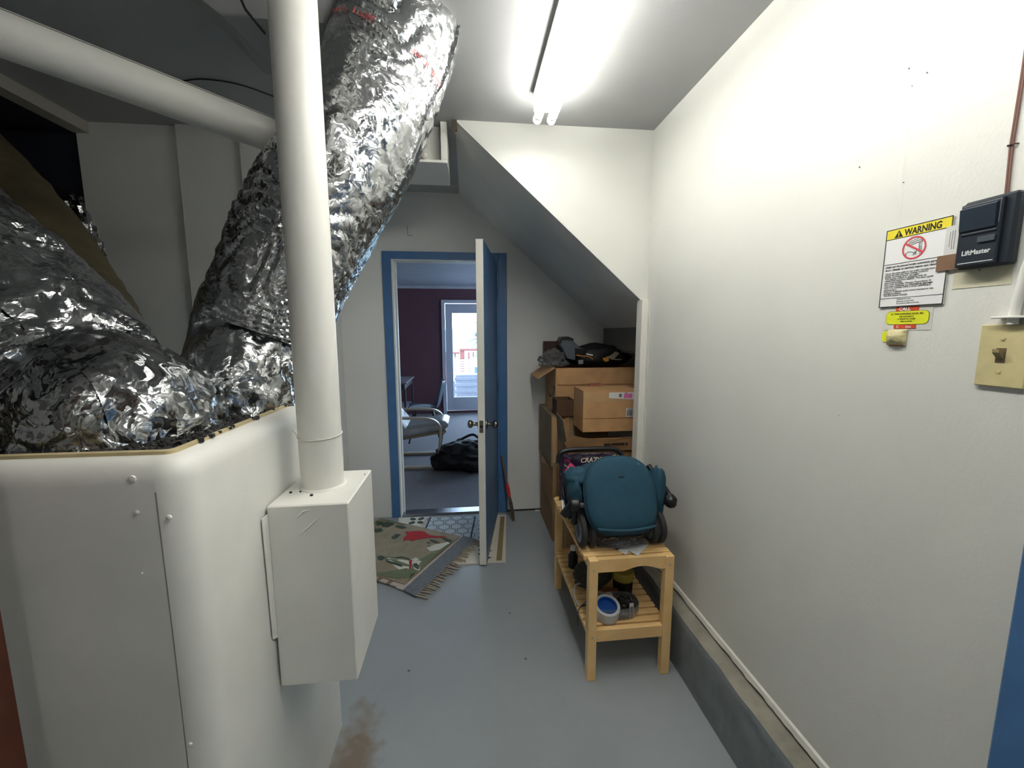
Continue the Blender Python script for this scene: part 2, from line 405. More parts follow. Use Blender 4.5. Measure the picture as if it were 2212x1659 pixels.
# below the slope: last tread and riser seen from underneath
zt = 2.545+sl*(XE+.03)
st = thing('stair_underside', 'dark underside of the bottom stair treads behind the boxes', 'stairs', (1.3, 2.7, zt-.05), kind='structure')
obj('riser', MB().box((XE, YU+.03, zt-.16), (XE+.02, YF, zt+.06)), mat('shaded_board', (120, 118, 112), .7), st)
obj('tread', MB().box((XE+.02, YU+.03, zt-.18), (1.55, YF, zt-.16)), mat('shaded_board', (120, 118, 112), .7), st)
post = thing('trim_3', 'narrow white post at the end of the right wall below the soffit', 'post', (.96, 2.17, .26), kind='structure')
obj('post_board', MB().bbox((.944, 2.15, .0), (XR-.004, 2.22, 1.675), .002), M_WHITE, post)
obj('edge_cap', MB().bbox((XR-.004, 2.135, .262), (XR-.0002, 2.20, 1.665), .003), M_WALL, post)
br = MB().box((-.06, 2.165, 2.49), (-.035, 2.178, 2.54)).prism([(-.075, 2.163, 2.50), (-.04, 2.163, 2.515), (-.045, 2.163, 2.465)], (0, .006, 0))
obj('bracket', br, mat('rusty_tan_metal', (74, 66, 54), .6), thing('metal_bracket', 'small bent metal bracket at the top corner of the soffit', 'bracket', (-.05, 2.17, 2.47)))

# far wall with the doorway
OX0, OX1, OZ = -.555, .235, 2.045       # clear opening
S('wall_back', MB().box((-1.2, YF, 0), (OX0-.02, YF+.12, HC)).box((OX1+.02, YF, 0), (2.2, YF+.12, HC)).box((OX0-.02, YF, OZ+.02), (OX1+.02, YF+.12, HC)),
  M_FARW, 'white back wall around the blue framed doorway', 'wall')
S('wall_alcove_right', MB().box((1.55, 2.15, 0), (1.6, YF, HC)), M_FARW, 'white side wall under the stairs behind the boxes', 'wall')
S('wall_alcove_front', MB().box((XR+.001, 2.203, 0), (1.6, 2.25, HC)), M_FARW, 'white wall between the passage and the space under the stairs', 'wall')
S('wall_alcove_left', MB().box((-1.0, 2.40, 0), (-.955, YF, HC)), M_FARW, 'white wall beside the doorway behind the silver duct', 'wall')
tr = thing('trim_4', 'blue painted casing around the doorway in the back wall', 'door casing', (-.16, YF, 0), kind='structure')
obj('casing_board', MB().bbox((OX0-.078, YF-.02, 0), (OX0-.012, YF, OZ+.065), .003), M_BLUE, tr)
obj('casing_board', MB().bbox((OX1+.012, YF-.02, 0), (OX1+.078, YF, OZ+.065), .003), M_BLUE, tr)
obj('casing_board', MB().bbox((OX0-.012, YF-.02, OZ+.008), (OX1+.012, YF, OZ+.065), .003), M_BLUE, tr)
obj('jamb', MB().bbox((OX0-.02, YF-.016, 0), (OX0, YF+.12, OZ+.02), .002), M_WHITE, tr)
obj('jamb', MB().bbox((OX1, YF-.016, 0), (OX1+.02, YF+.12, OZ+.02), .002), M_BLUE, tr)
obj('head_jamb', MB().bbox((OX0, YF-.014, OZ), (OX1, YF+.12, OZ+.018), .002), M_WHITE, tr)
obj('door_stop', MB().box((OX0, YF+.05, 0), (OX0+.012, YF+.085, OZ)), M_WHITE, tr)
obj('threshold', MB().prism([(OX0, YF-.02, 0), (OX0, YF, .014), (OX0, YF+.09, .014), (OX0, YF+.12, 0)], (OX1-OX0, 0, 0)), mat('aluminium_threshold', (170, 172, 176), .25, metal=1), tr)
for px in (895, 921):
    pass
obj('patch_outline', MB().box((-.44, YF-.002, 2.23), (-.436, YF, 2.30)).box((-.44, YF-.002, 2.228), (-.40, YF, 2.232)), mat('joint_line', (150, 149, 144), .8), tr)
# open door leaf
hx, hy = OX1-.002, YF-.012
lead = Vector((.098, 2.455, 0)); dirv = Vector((lead.x-hx, lead.y-hy, 0)); DL = dirv.length; ang = math.atan2(dirv.y, dirv.x)
door = thing('door_1', 'open flush door, white edge and blue face, swung towards the camera', 'door', (hx, hy, 0), ang, kind='structure')
leaf = obj('leaf', MB().bbox((0, -.044, .012), (DL, 0, OZ-.004), .002), M_WHITE, door, w=False)
# blue face is the one turned to the right (+local y side)
obj('blue_face', MB().box((.002, 0, .014), (DL-.002, .0015, OZ-.006)), M_BLUE, door, w=False, label='blue painted face of the door')
for sgn in (1, -1):
    y0 = .0015 if sgn > 0 else -.044
    k = obj('door_knob', MB().lathe((DL-.065, y0, .925), (0, sgn, 0), [(0, .031), (.004, .031), (.008, .026), (.012, .013), (.034, .0105), (.040, .014), (.046, .023), (.058, .027), (.068, .024), (.074, .012), (.076, .004)], 24), M_STEEL, door, w=False, smooth=True, angle=60)
obj('latch_plate', MB().bbox((DL, -.034, .885), (DL+.0015, -.010, .962), .0005), M_STEEL, door, w=False)
obj('latch_bolt', MB().lathe((DL, -.022, .925), (1, 0, 0), [(0, .009), (.004, .009), (.006, .005)], 12), mat('dark_brass', (70, 62, 50), .4, metal=1), door, w=False)
for z in (.25, 1.05, 1.80):
    hg = obj('hinge', MB().cyl((.0, .010, z-.045), (.0, .010, z+.045), .007, 12).box((-.0, .0015, z-.045), (.035, .003, z+.045)), M_BLUE, door, w=False)

# left: partition boards, dark bay behind
S('wall_left_partition', MB().box((-1.92, 2.385, 0), (-1.455, 2.45, HC)), M_FARW, 'grey white partition board behind the silver ducts, left piece', 'wall')
obj('crack', MB().box((-1.4545, 2.372, 1.95), (-1.4505, 2.386, 2.17)), mat('dark_gap', (40, 38, 36), .9), thing('joint_gap', 'dark narrow gap in the joint between two partition boards', 'gap', (-1.4525, 2.38, 1.95), kind='structure'))
S('wall_left_panel', MB().box((-1.45, 2.365, 0), (-1.14, 2.45, HC)).box((-1.14, 2.345, 0), (-.955, 2.45, HC)), M_FARW, 'grey white partition panel behind the tall silver duct, right piece', 'wall')
hd = S('trim_5', MB().box((XL-.05, .75, 2.49), (XL+.02, 2.385, HC)), mat('header_paint', (170, 166, 156), .6), 'pale header board above the dark opening at upper left', 'header')
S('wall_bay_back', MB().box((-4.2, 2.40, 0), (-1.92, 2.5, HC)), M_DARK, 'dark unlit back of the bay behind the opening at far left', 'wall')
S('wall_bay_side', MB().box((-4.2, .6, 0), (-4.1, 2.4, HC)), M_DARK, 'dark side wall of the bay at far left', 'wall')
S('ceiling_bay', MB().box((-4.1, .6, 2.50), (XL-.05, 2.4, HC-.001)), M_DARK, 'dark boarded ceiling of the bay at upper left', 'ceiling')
S('wall_bay_front', MB().box((-4.1, .6, 0), (-2.05, .68, HC)), M_FARW, 'white wall in front of the dark bay', 'wall')

# far room
FY0, FY1, FXL, FXR, FZ = YF+.12, 7.55, -1.24, 3.2, 2.33
M_CARPET = mat('grey_carpet', (124, 124, 130), .95, var=.1, vs=60, bump=.5, bs=400)
S('floor_far_room', MB().box((FXL-.1, YF+.06, -.1), (FXR+.1, FY1+.1, .004)), M_CARPET, 'grey carpet of the room beyond the doorway', 'floor')
S('ceiling_far_room', MB().box((FXL-.1, FY0, FZ), (FXR+.1, FY1+.1, FZ+.1)), mat('far_ceiling_paint', (150, 154, 164), .6), 'pale ceiling of the room beyond the doorway', 'ceiling')
S('wall_far_room_left', MB().box((FXL-.1, FY0, 0), (FXL, FY1+.1, FZ)), mat('far_left_wall', (150, 140, 140), .8), 'side wall of the room beyond the doorway', 'wall')
S('wall_far_room_right', MB().box((FXR, FY0, 0), (FXR+.1, FY1+.1, .35)).box((FXR, FY0, 2.15), (FXR+.1, FY1+.1, FZ)).box((FXR, FY0, .35), (FXR+.1, 5.3, 2.15)).box((FXR, 7.2, .35), (FXR+.1, FY1+.1, 2.15)), mat('far_right_wall', (190, 186, 182), .8), 'right wall of the room beyond the doorway', 'wall')
S('wall_far_room_front', MB().box((OX1+.02, FY0, 0), (FXR, FY0+.02, FZ)).box((FXL, FY0, 0), (OX0-.02, FY0+.02, FZ)).box((OX0-.02, FY0, OZ+.02), (OX1+.02, FY0+.02, FZ)), mat('far_right_wall', (190, 186, 182), .8), 'inner wall around the doorway on the far room side', 'wall')
GX0, GX1, GZ = -.41, 3.05, 2.03
M_MAROON = mat('maroon_wall_paint', (92, 60, 70), .75, var=.05)
S('wall_far_room_back', MB().box((FXL, FY1, 0), (GX0, FY1+.1, FZ)).box((GX1, FY1, 0), (FXR, FY1+.1, FZ)).box((GX0, FY1, GZ), (GX1, FY1+.1, FZ)), M_MAROON, 'maroon wall around the glazed door of the far room', 'wall')
S('trim_6', MB().bbox((FXL, FY1-.02, FZ-.05), (FXR, FY1, FZ), .004), mat('far_trim', (176, 178, 186), .5), 'pale moulding along the top of the maroon wall', 'moulding')
S('trim_7', MB().bbox((FXL, 5.9, 0), (FXL+.015, 5.96, FZ), .003), mat('far_trim', (176, 178, 186), .5), 'thin pale vertical strip on the far room side wall', 'trim')
S('baseboard_far', MB().bbox((FXL, FY1-.012, .004), (GX0-.06, FY1, .09), .003), M_MAROON, 'maroon baseboard under the maroon wall', 'baseboard')
M_GDW = mat('pale_grey_door_paint', (178, 182, 194), .45, var=.03)
gd = thing('door_2', 'white framed glazed patio door with the deck seen through it', 'patio door', (.2, FY1, 0), kind='structure')
obj('casing_board', MB().bbox((GX0-.055, FY1-.02, 0), (GX0+.01, FY1, GZ+.055), .003), M_GDW, gd)
obj('casing_board', MB().bbox((GX1-.01, FY1-.02, 0), (GX1+.055, FY1, GZ+.055), .003), M_GDW, gd)
obj('casing_board', MB().bbox((GX0+.01, FY1-.02, GZ-.005), (GX1-.01, FY1, GZ+.055), .003), M_GDW, gd)
xm = (GX1-GX0)/3  # extra leaves out of view are added to let in more daylight
for (a, b) in ((GX0+.012, GX0+xm-.004), (GX0+xm+.004, GX0+2*xm-.004), (GX0+2*xm+.004, GX1-.012)):
    obj('stile', MB().bbox((a, FY1+.02, .055), (a+.125, FY1+.06, GZ-.01), .003), M_GDW, gd)
    obj('stile', MB().bbox((b-.125, FY1+.02, .055), (b, FY1+.06, GZ-.01), .003), M_GDW, gd)
    obj('rail', MB().bbox((a+.125, FY1+.02, GZ-.18), (b-.125, FY1+.06, GZ-.01), .003), M_GDW, gd)
    obj('rail', MB().bbox((a+.125, FY1+.02, .055), (b-.125, FY1+.06, .30), .003), M_GDW, gd)
    obj('pane', MB().box((a+.125, FY1+.038, .30), (b-.125, FY1+.042, GZ-.18)), M_GLASS, gd)
obj('sill', MB().bbox((GX0, FY1-.01, .0), (GX1, FY1+.1, .045), .004), mat('dark_red_sill', (78, 52, 58), .6), gd)

w1 = thing('added_window_1', 'unseen wide window added to the right wall of the far room for daylight', 'window', (FXR, 5.5, .35), kind='structure')  # invented window out of view, added to brighten the far room
obj('pane', MB().box((FXR+.05, 5.35, .40), (FXR+.055, 7.15, 2.10)), M_GLASS, w1)
for (a, b) in (((5.3, .35), (7.2, .40)), ((5.3, 2.10), (7.2, 2.15)), ((5.3, .40), (5.35, 2.10)), ((7.15, .40), (7.2, 2.10))):
    obj('frame_bar', MB().box((FXR+.02, a[0], a[1]), (FXR+.08, b[0], b[1])), M_GDW, w1)
# outdoors
S('floor_deck', MB().box((-6, FY1+.1, -.12), (8, 11.6, -.02)), mat('pale_deck_boards', (130, 128, 124), .8, var=.1), 'pale sunlit deck outside the patio door', 'deck')
def hill(u, v):
    x = -220+u*440; y = 14+v*v*700; zz = -6-16*math.sin(min(v*2.2, 1)*PI/2)+max(0, v-.35)*44+5*nz((x*.02, y*.01, 0))+3*nz((x*.06, y*.03, 5))
    return (x, y, zz)
S('ground_hillside', MB().grid(hill, 60, 50), mat('hazy_green_hill', (72, 102, 100), .9, rgb2=(112, 124, 118), vs=.12), 'hazy green hillside far beyond the deck railing', 'hillside', smooth=True, angle=180)
rl = thing('deck_railing', 'reddish brown wooden railing at the edge of the deck', 'railing', (0, 11.3, 0))
M_RED = mat('redwood_stain', (128, 72, 64), .7, var=.12)
zr = 1.06; YR = 11.3
xp = ony(999, 800, YR).x
obj('top_rail', MB().bbox((xp-.07, YR-.07, zr-.06), (4, YR+.07, zr), .006), M_RED, rl)
obj('top_rail', MB().bbox((-4, YR-.07, zr-.14), (xp-.07, YR+.07, zr-.09), .006), M_RED, rl)
obj('bottom_rail', MB().bbox((-4, YR-.03, .08), (4, YR+.03, .14), .004), M_RED, rl)
obj('post', MB().bbox((xp-.06, YR-.06, -.05), (xp+.06, YR+.06, zr-.06), .006), M_RED, rl)
bal = None
for i in range(-14, 26):
    x = xp+.18+i*.125
    if abs(x-xp) < .09: continue
    if bal is None: bal = obj('baluster', MB().bbox((-.018, -.018, .1), (.018, .018, zr-.1), .003), M_RED, rl, w=False); bal.location = (x, 0, 0)
    else: share('baluster', bal, rl, (x, 0, 0))
# white wicker sofa back outside
ws = thing('wicker_sofa', 'white woven outdoor sofa seen from behind through the patio door', 'sofa', (.4, 8.7, -.02))
M_WICK = mat('white_wicker', (150, 156, 166), .8, vs=50, var=.1, bump=.5, bs=120)
obj('backrest', MB().bbox((-.28, 8.55, .02), (1.7, 8.67, .64), .03), M_WICK, ws)
obj('seat', MB().bbox((-.25, 8.67, .02), (1.67, 9.25, .36), .03), M_WICK, ws)
obj('armrest', MB().bbox((-.36, 8.6, .02), (-.26, 9.3, .50), .03), M_WICK, ws)
for k in range(4): obj('woven_band', MB().bbox((-.285, 8.543, .10+k*.135), (1.7, 8.552, .16+k*.135), .004), M_WICK, ws)
# slatted deck chairs
def deck_chair(px, col, label):
    p = ony(px, 800, 9.9); t = thing('deck_chair', label, 'chair', (p.x, 9.9, -.02), rotz=.12, group='chairs on the deck')
    for k in range(9): obj('slat', MB().bbox((-.22, -.02+.012*k, .36+k*.058), (.22, .0+.012*k, .40+k*.058), .003), col, t, w=False)
    obj('back_post', MB().prism([(-.25, -.03, .3), (-.21, -.03, .3), (-.21, .08, .92), (-.25, .08, .92)], (0, .02, 0)), col, t, w=False)
    obj('back_post', MB().prism([(.21, -.03, .3), (.25, -.03, .3), (.25, .08, .92), (.21, .08, .92)], (0, .02, 0)), col, t, w=False)
    obj('seat', MB().bbox((-.25, .0, .33), (.25, .5, .37), .005), col, t, w=False)
    for sx in (-.23, .23):
        for sy in (-.0, .47): obj('leg', MB().bbox((sx-.025, sy-.025, 0), (sx+.025, sy+.025, .34), .004), col, t, w=False)
deck_chair(1003, mat('deck_chair_white', (176, 184, 194), .7), 'pale slatted deck chair in front of the railing post')
dc2 = ony(1036, 800, 9.8)
t = thing('deck_lounge', 'blue grey plank backed deck chair half hidden by the open door', 'chair', (dc2.x+.22, 9.8, -.02), group='chairs on the deck')
M_BG = mat('blue_grey_paint', (96, 122, 150), .7)
for k in range(5): obj('back_plank', MB().bbox((-.34+k*.14, -.02, .2), (-.22+k*.14, .01, .66+.12*math.sin((k+.5)/5*PI)), .006), M_BG, t, w=False)
obj('seat', MB().bbox((-.34, .0, .3), (.34, .5, .34), .005), M_BG, t, w=False)
for sx in (-.3, .3):
    for sy in (.03, .46): obj('leg', MB().bbox((sx-.03, sy-.02, 0), (sx+.03, sy+.02, .31), .004), M_BG, t, w=False)
# garden ornament on thin stems beyond the sofa
pc = ony(1034, 719, 9.3)
t = thing('garden_ornament', 'pale rounded ornament with thin twigs seen through the glass', 'ornament', (pc.x, 9.3, -.02))
obj('body', MB().lathe((pc.x-.14, 9.3, pc.z), (1, 0, 0), [(0, .004), (.015, .02), (.03, .035), (.06, .078), (.10, .085), (.26, .085), (.30, .05)], 16), mat('ornament_grey', (128, 128, 120), .7), t, smooth=True)
obj('pole', MB().cyl((pc.x+.1, 9.3, -.02), (pc.x+.1, 9.3, pc.z), .02, 10), mat('ornament_grey', (128, 128, 120), .7), t)
for (a, b) in (((.1, .05), (-.17, .33)), ((.1, .05), (-.11, .27)), ((.1, -.1), (-.33, -.25)), ((.1, -.1), (-.2, -.38)), ((.1, -.1), (-.08, -.40)), ((.1, .02), (-.06, .24))):
    obj('twig', MB().tube([(pc.x+a[0], 9.31, pc.z+a[1]), (pc.x+(a[0]+b[0])/2, 9.31, pc.z+(a[1]+b[1])/2+.03), (pc.x+b[0], 9.31, pc.z+b[1])], [.012, .009, .003], 6), mat('twig_grey', (90, 110, 110), .8), t)

# ================================================================== CEILING LIGHT
M_TUBE = mat('lit_tube', (255, 254, 248), .5, var=0, emit=LAMP)
def batten(LX, LY0, LY1, label):
    lt = thing('fluorescent_light', label, 'ceiling light', (LX, (LY0+LY1)/2, HC-.1))
    obj('housing', MB().prism([(LX-.058, LY0-.02, HC), (LX-.064, LY0-.02, HC-.03), (LX-.036, LY0-.02, HC-.062), (LX+.036, LY0-.02, HC-.062), (LX+.064, LY0-.02, HC-.03), (LX+.058, LY0-.02, HC)], (0, LY1-LY0-.02, 0)), M_METAL, lt)
    for sx in (-.032, .032):
        obj('tube', MB().cyl((LX+sx, LY0, HC-.089), (LX+sx, LY1, HC-.089), .019, 18), M_TUBE, lt, smooth=True)
    for y in (LY0-.012, LY1-.045):
        obj('lampholder', MB().bbox((LX-.055, y, HC-.072), (LX+.055, y+.016, HC-.05), .003), M_METAL, lt)
        for sx in (-.032, .032): obj('tube_cap', MB().cyl((LX+sx, y+.002, HC-.089), (LX+sx, y+.012, HC-.089), .020, 16), M_METAL, lt, smooth=True)
batten(.362, .0, 1.955, 'lit twin tube fluorescent batten on the ceiling')
batten(.362, -2.5, -1.9, 'twin tube fluorescent batten behind the camera')

# ================================================================== ROCK BIN
TX, TZ, TY0, TY1, TXL = -.505, 1.28, .75, 1.463, -1.86
def bin_outline(inset, n=8):
    R = max(.05-inset, .012); pts = []
    for (cx, cy, a0) in ((TX-inset-R, TY0+inset+R, -PI/2), (TX-inset-.012, TY1-inset-.012, 0), (TXL+inset+.012, TY1-inset-.012, PI/2), (TXL+inset+.012, TY0+inset+.012, PI)):
        r = R if a0 == -PI/2 else .012
        for k in range(n+1): an = a0+PI/2*k/n; pts.append((cx+r*math.cos(an), cy+r*math.sin(an)))
    return pts
def ring_mesh(levels, cap=False):
    mb = MB(); n = None
    for (ins, z) in levels:
        o = bin_outline(ins); n = len(o); mb.v += [Vector((x, y, z)) for x, y in o]
    for i in range(len(levels)-1):
        for k in range(n): mb.f.append((i*n+k, i*n+(k+1) % n, (i+1)*n+(k+1) % n, (i+1)*n+k))
    return mb
SEAMX = TX-.046
rb = thing('rock_bin', 'large white painted rock storage bin with rounded corner at left', 'bin', ((TX+TXL)/2, (TY0+TY1)/2, 0))
lv = [(0, 0), (0, .4), (0, .8), (0, 1.10), (0, TZ-.045)]+[(.036*(1-math.cos(a)), TZ-.045+.045*math.sin(a)) for a in [PI/2*k/6 for k in range(1, 7)]]
obj('shell', ring_mesh(lv), M_TANK, rb, smooth=True, angle=60)
obj('rim', ring_mesh([(.035, TZ-.004), (.036, TZ+.006), (.042, TZ+.008), (.048, TZ+.004), (.052, TZ-.12)]), mat('tan_rim', (196, 180, 140), .6, var=.15, vs=14), rb, smooth=True, label='thin tan rim around the top of the bin')
obj('gravel_bed', MB().box((TXL+.05, TY0+.05, 1.15), (TX-.05, TY1-.05, TZ-.035)), mat('dark_gravel_bed', (38, 37, 37), .9), rb)
# seam down the front face and paint drips
obj('seam', MB().tube([Vector((SEAMX, TY0+.0008, 1.222)), Vector((SEAMX+.001, TY0+.0012, .9)), Vector((SEAMX, TY0+.0012, .5)), Vector((SEAMX+.001, TY0+.0012, .02))], .0013, 8), mat('seam_grime', (140, 136, 126), .8), rb, smooth=True)
for (px, py, r) in ((285, 1035, .007), (296, 1107, .0045), (365, 1118, .005), (411, 1608, .004), (308, 1238, .002)):
    p = ony(px, py, TY0); obj('paint_drip', MB().lathe(p, (0, -1, 0), [(-.001, r), (.0015, r*.9), (.003, r*.4)], 10), M_TANK, rb, smooth=True)
# gravel
gv = MB(); rnd = random.Random(3)
cubev = [Vector(p) for p in ((-1,-1,-1),(1,-1,-1),(1,1,-1),(-1,1,-1),(-1,-1,1),(1,-1,1),(1,1,1),(-1,1,1))]
cubef = [(0,3,2,1),(4,5,6,7),(0,1,5,4),(1,2,6,5),(2,3,7,6),(3,0,4,7)]
for i in range(5200):
    x = rnd.uniform(-1.25, TX-.056); y = rnd.uniform(TY0+.056, TY1-.06)
    if i > 3600: x = rnd.uniform(TX-.19, TX-.05); y = rnd.uniform(TY0+.05, 1.42)
    s = rnd.uniform(.003, .0085); z = TZ-.032+rnd.uniform(0, .03)
    R = Matrix.Rotation(rnd.uniform(0, 6.28), 3, Vector((rnd.uniform(-1, 1), rnd.uniform(-1, 1), rnd.uniform(-1, 1))).normalized())
    gv.add([Vector((x, y, z)) + R @ Vector((c.x*s*rnd.uniform(.5, 1), c.y*s*rnd.uniform(.5, 1), c.z*s*rnd.uniform(.35, .8))) for c in cubev], cubef)
for i in range(26):      # pieces spilled on the rim
    y = rnd.uniform(.86, 1.35); x = TX-.042+rnd.uniform(-.008, .010); s = rnd.uniform(.003, .006)
    R = Matrix.Rotation(rnd.uniform(0, 6.28), 3, 'Z')
    gv.add([Vector((x, y, TZ+.006)) + R @ Vector((c.x*s*rnd.uniform(.5, 1), c.y*s*rnd.uniform(.5, 1), c.z*s*.7)) for c in cubev], cubef)
obj('gravel', gv, mat('dark_gravel', (66, 65, 64), .85, rgb2=(26, 26, 28), vs=70), None, label='loose dark gravel filling the top of the white bin', cat='gravel', kind='stuff', fix=False)

# ================================================================== SILVER DUCTS
def duct_surface(path, rad, n_seg, nu, rseed, folds=1.0, amp=.011, fine=.006, freq=34):
    P4 = [Vector((*p, r)) for p, r in zip(path, rad)]
    sp = spline(P4, n_seg); C = [Vector(p[:3]) for p in sp]; Rr = [p[3] for p in sp]; fr = frames(C)
    L = [0]
    for i in range(1, len(C)): L.append(L[-1]+(C[i]-C[i-1]).length)
    def pos(u, i, lift=0):
        t, a, b = fr[i]; an = 2*PI*u; d = a*math.cos(an)+b*math.sin(an); r = Rr[i]; base = C[i]+d*r
        # slack folds that wind round the tube, then crumpled facets
        q = Vector((math.cos(an)*1.0, math.sin(an)*1.0, L[i]*3.2))
        f = (noise.noise(q*1.1+Vector((rseed, 0, 0))))*.9
        ph = L[i]*freq+13*f+3.0*math.sin(an+rseed)
        w = abs(math.sin(ph))**.6
        gate = max(0, min(1, .55+1.2*noise.noise(q*.9+Vector((0, rseed, 3)))))
        h = -amp*folds*(1-w)*gate*1.3 + amp*1.2*noise.noise(q*1.3+Vector((5, 5, rseed)))
        h += fine*1.3*(crumple(base*1.0+Vector((rseed, 0, 0)), 13)-.4)+fine*.9*(crumple(base+Vector((0, rseed, 0)), 31)-.4)+fine*.35*(crumple(base, 70)-.4)
        return C[i]+d*(r+h+lift)
    return pos, C, Rr, L, fr
def build_duct(name, label, path, rad, n_seg, nu, seed, m, folds=1.0, amp=.011, fine=.006, freq=34):
    pos, C, Rr, L, fr = duct_surface(path, rad, n_seg, nu, seed, folds, amp, fine, freq)
    mb = MB(); mb.uv = []
    N = len(C); W = nu+1
    for i in range(N):
        for k in range(nu+1):
            mb.v.append(pos((k % nu)/nu, i)); mb.uv.append((k/nu*2*PI*Rr[i], L[i]))
    for i in range(N-1):
        for k in range(nu): mb.f.append((i*W+k, i*W+k+1, (i+1)*W+k+1, (i+1)*W+k))
    t = thing(name, label, 'duct', tuple(C[0]))
    o = obj('foil_jacket', mb, m, t, smooth=True, angle=20, fix=False)
    return t, pos, C, Rr, L, fr
# tall duct: bin -> behind the pole -> through the ceiling
pA = [Vector((-.70, 1.315, TZ-.03)), Vector((-.70, 1.335, TZ+.07)), deep(560, 745, 1.36), deep(640, 545, 1.38), deep(757, 330, 1.40), deep(840, 150, 1.42), deep(878, 40, 1.42), deep(880, -60, 1.40), deep(876, -190, 1.34)]
rA = [.145, .155, .19, .205, .205, .20, .195, .19, .185]
ductA = build_duct('foil_duct', 'tall silver insulated foil duct rising past the white pole to the ceiling', pA, rA, 34, 170, 1.3, M_FOIL, folds=1.35, amp=.010, freq=56, fine=.005)
# short duct leaning left over the front of the bin
pB = [Vector((-.79, 1.03, TZ-.03)), Vector((-.80, 1.03, TZ+.03)), deep(185, 850, 1.03), deep(55, 692, 1.05), deep(-160, 490, 1.1), deep(-380, 290, 1.18)]
rB = [.17, .175, .19, .195, .19, .19]
ductB = build_duct('foil_duct', 'crumpled silver foil duct leaning left out of the front of the bin', pB, rB, 34, 170, 4.1, M_FOIL2, folds=.8, amp=.009, fine=.007)
# dangling torn skirts at the foot of each duct
def skirt(D, seed, nm, h=.1):
    t, pos, C, Rr, L, fr = D; mb = MB(); nu = 120; c = C[0]; r = Rr[0]
    def fn(u, v):
        an = 2*PI*u; rr = r+.004+.022*v+.010*nz((math.cos(an)*6, math.sin(an)*6, v*4), 1, seed)+.006*(crumple((math.cos(an)*.2, math.sin(an)*.2, v*.1), 26)-.4)
        return (c.x+rr*math.cos(an), c.y+rr*math.sin(an), TZ-.02+h*(1-v)+.014*nz((math.cos(an)*4, math.sin(an)*4, 0), 1, seed+2)*v)
    mb.grid(fn, nu, 14, True); obj(nm, mb, M_FOIL2, t, smooth=True, angle=38, fix=False)
skirt(ductA, 2, 'foil_skirt', .14); skirt(ductB, 5, 'foil_skirt', .09)
# lengthwise foil tape on the front duct, taped seam on the tall duct
def tape(D, u0, u1, i0, i1, m, nm, lift=.006):
    t, pos, C, Rr, L, fr = D; mb = MB(); mb.uv = []
    n = i1-i0
    for j in range(n+1):
        for k in range(9):
            u = u0+(u1-u0)*k/8+.004*math.sin(j*.35); mb.v.append(pos(u, i0+j, lift+.002*math.sin(k*2+j*.7))); mb.uv.append((k*.01, L[i0+j]))
    for j in range(n):
        for k in range(8): mb.f.append((j*9+k, j*9+k+1, (j+1)*9+k+1, (j+1)*9+k))
    return obj(nm, mb, m, t, smooth=True, angle=38, fix=False)
def u_facing(D, i, want):
    t, pos, C, Rr, L, fr = D; tt, a, b = fr[i]; return (math.atan2(want.dot(b), want.dot(a))/(2*PI)) % 1
uv_ = u_facing(ductB, 90, Vector((.55, -.6, .5))); tape(ductB, uv_-.045, uv_+.045, 6, 130, M_FOIL2, 'foil_tape')
uu = u_facing(ductA, 157, Vector((.95, -.25, -.2)))
t_, pos_, C_, Rr_, L_, fr_ = ductA
fin = MB()
for i in range(92, 230):
    p = pos_(uu, i); tt, a, b = fr_[i]; an = 2*PI*uu; d = a*math.cos(an)+b*math.sin(an)
    for k in range(4): fin.v.append(p + d*(-.004+.012*k/3*(1+.4*nz((L_[i]*20, k, 0)))) + tt*(.003*nz((L_[i]*40, k, 2))))
for i in range(137):
    for k in range(3): fin.f.append((i*4+k, i*4+k+1, (i+1)*4+k+1, (i+1)*4+k))
obj('taped_seam', fin, foil_mat('dull_foil_tape', (140, 141, 142), .35), t_, smooth=True, fix=False)
# red print that runs round the jacket
RED_INK = mat('red_ink', (176, 74, 74), .5)
def wrap_text(body, size, u0, i0, nm='red_print'):
    tm = text_mb(body, size, (0, 0, 0), (1, 0, 0), (0, 1, 0), 0, bold=.0006); mb = MB(); mb.f = tm.f; ds = L_[i0+1]-L_[i0]
    sg_ = 1 if (pos_((u0+.02) % 1, i0)-pos_(u0, i0)).dot(RT) > 0 else -1
    for p in tm.v:
        ii = max(0, min(len(C_)-2, i0+p.y/ds)); i = int(ii); f = ii-i; u = (u0+sg_*p.x/(2*PI*Rr_[i])) % 1
        mb.v.append(pos_(u, i, .008)*(1-f)+pos_(u, i+1, .008)*f)
    obj(nm, mb, RED_INK, t_, fix=False)
iT = 168
wrap_text('Fabrin  Lacer', .030, u_facing(ductA, iT, -FW*.75-RT*.66), iT)
wrap_text('ser  R  IIIIIIIII', .026, u_facing(ductA, iT, -FW*.72+RT*.69), iT-1)

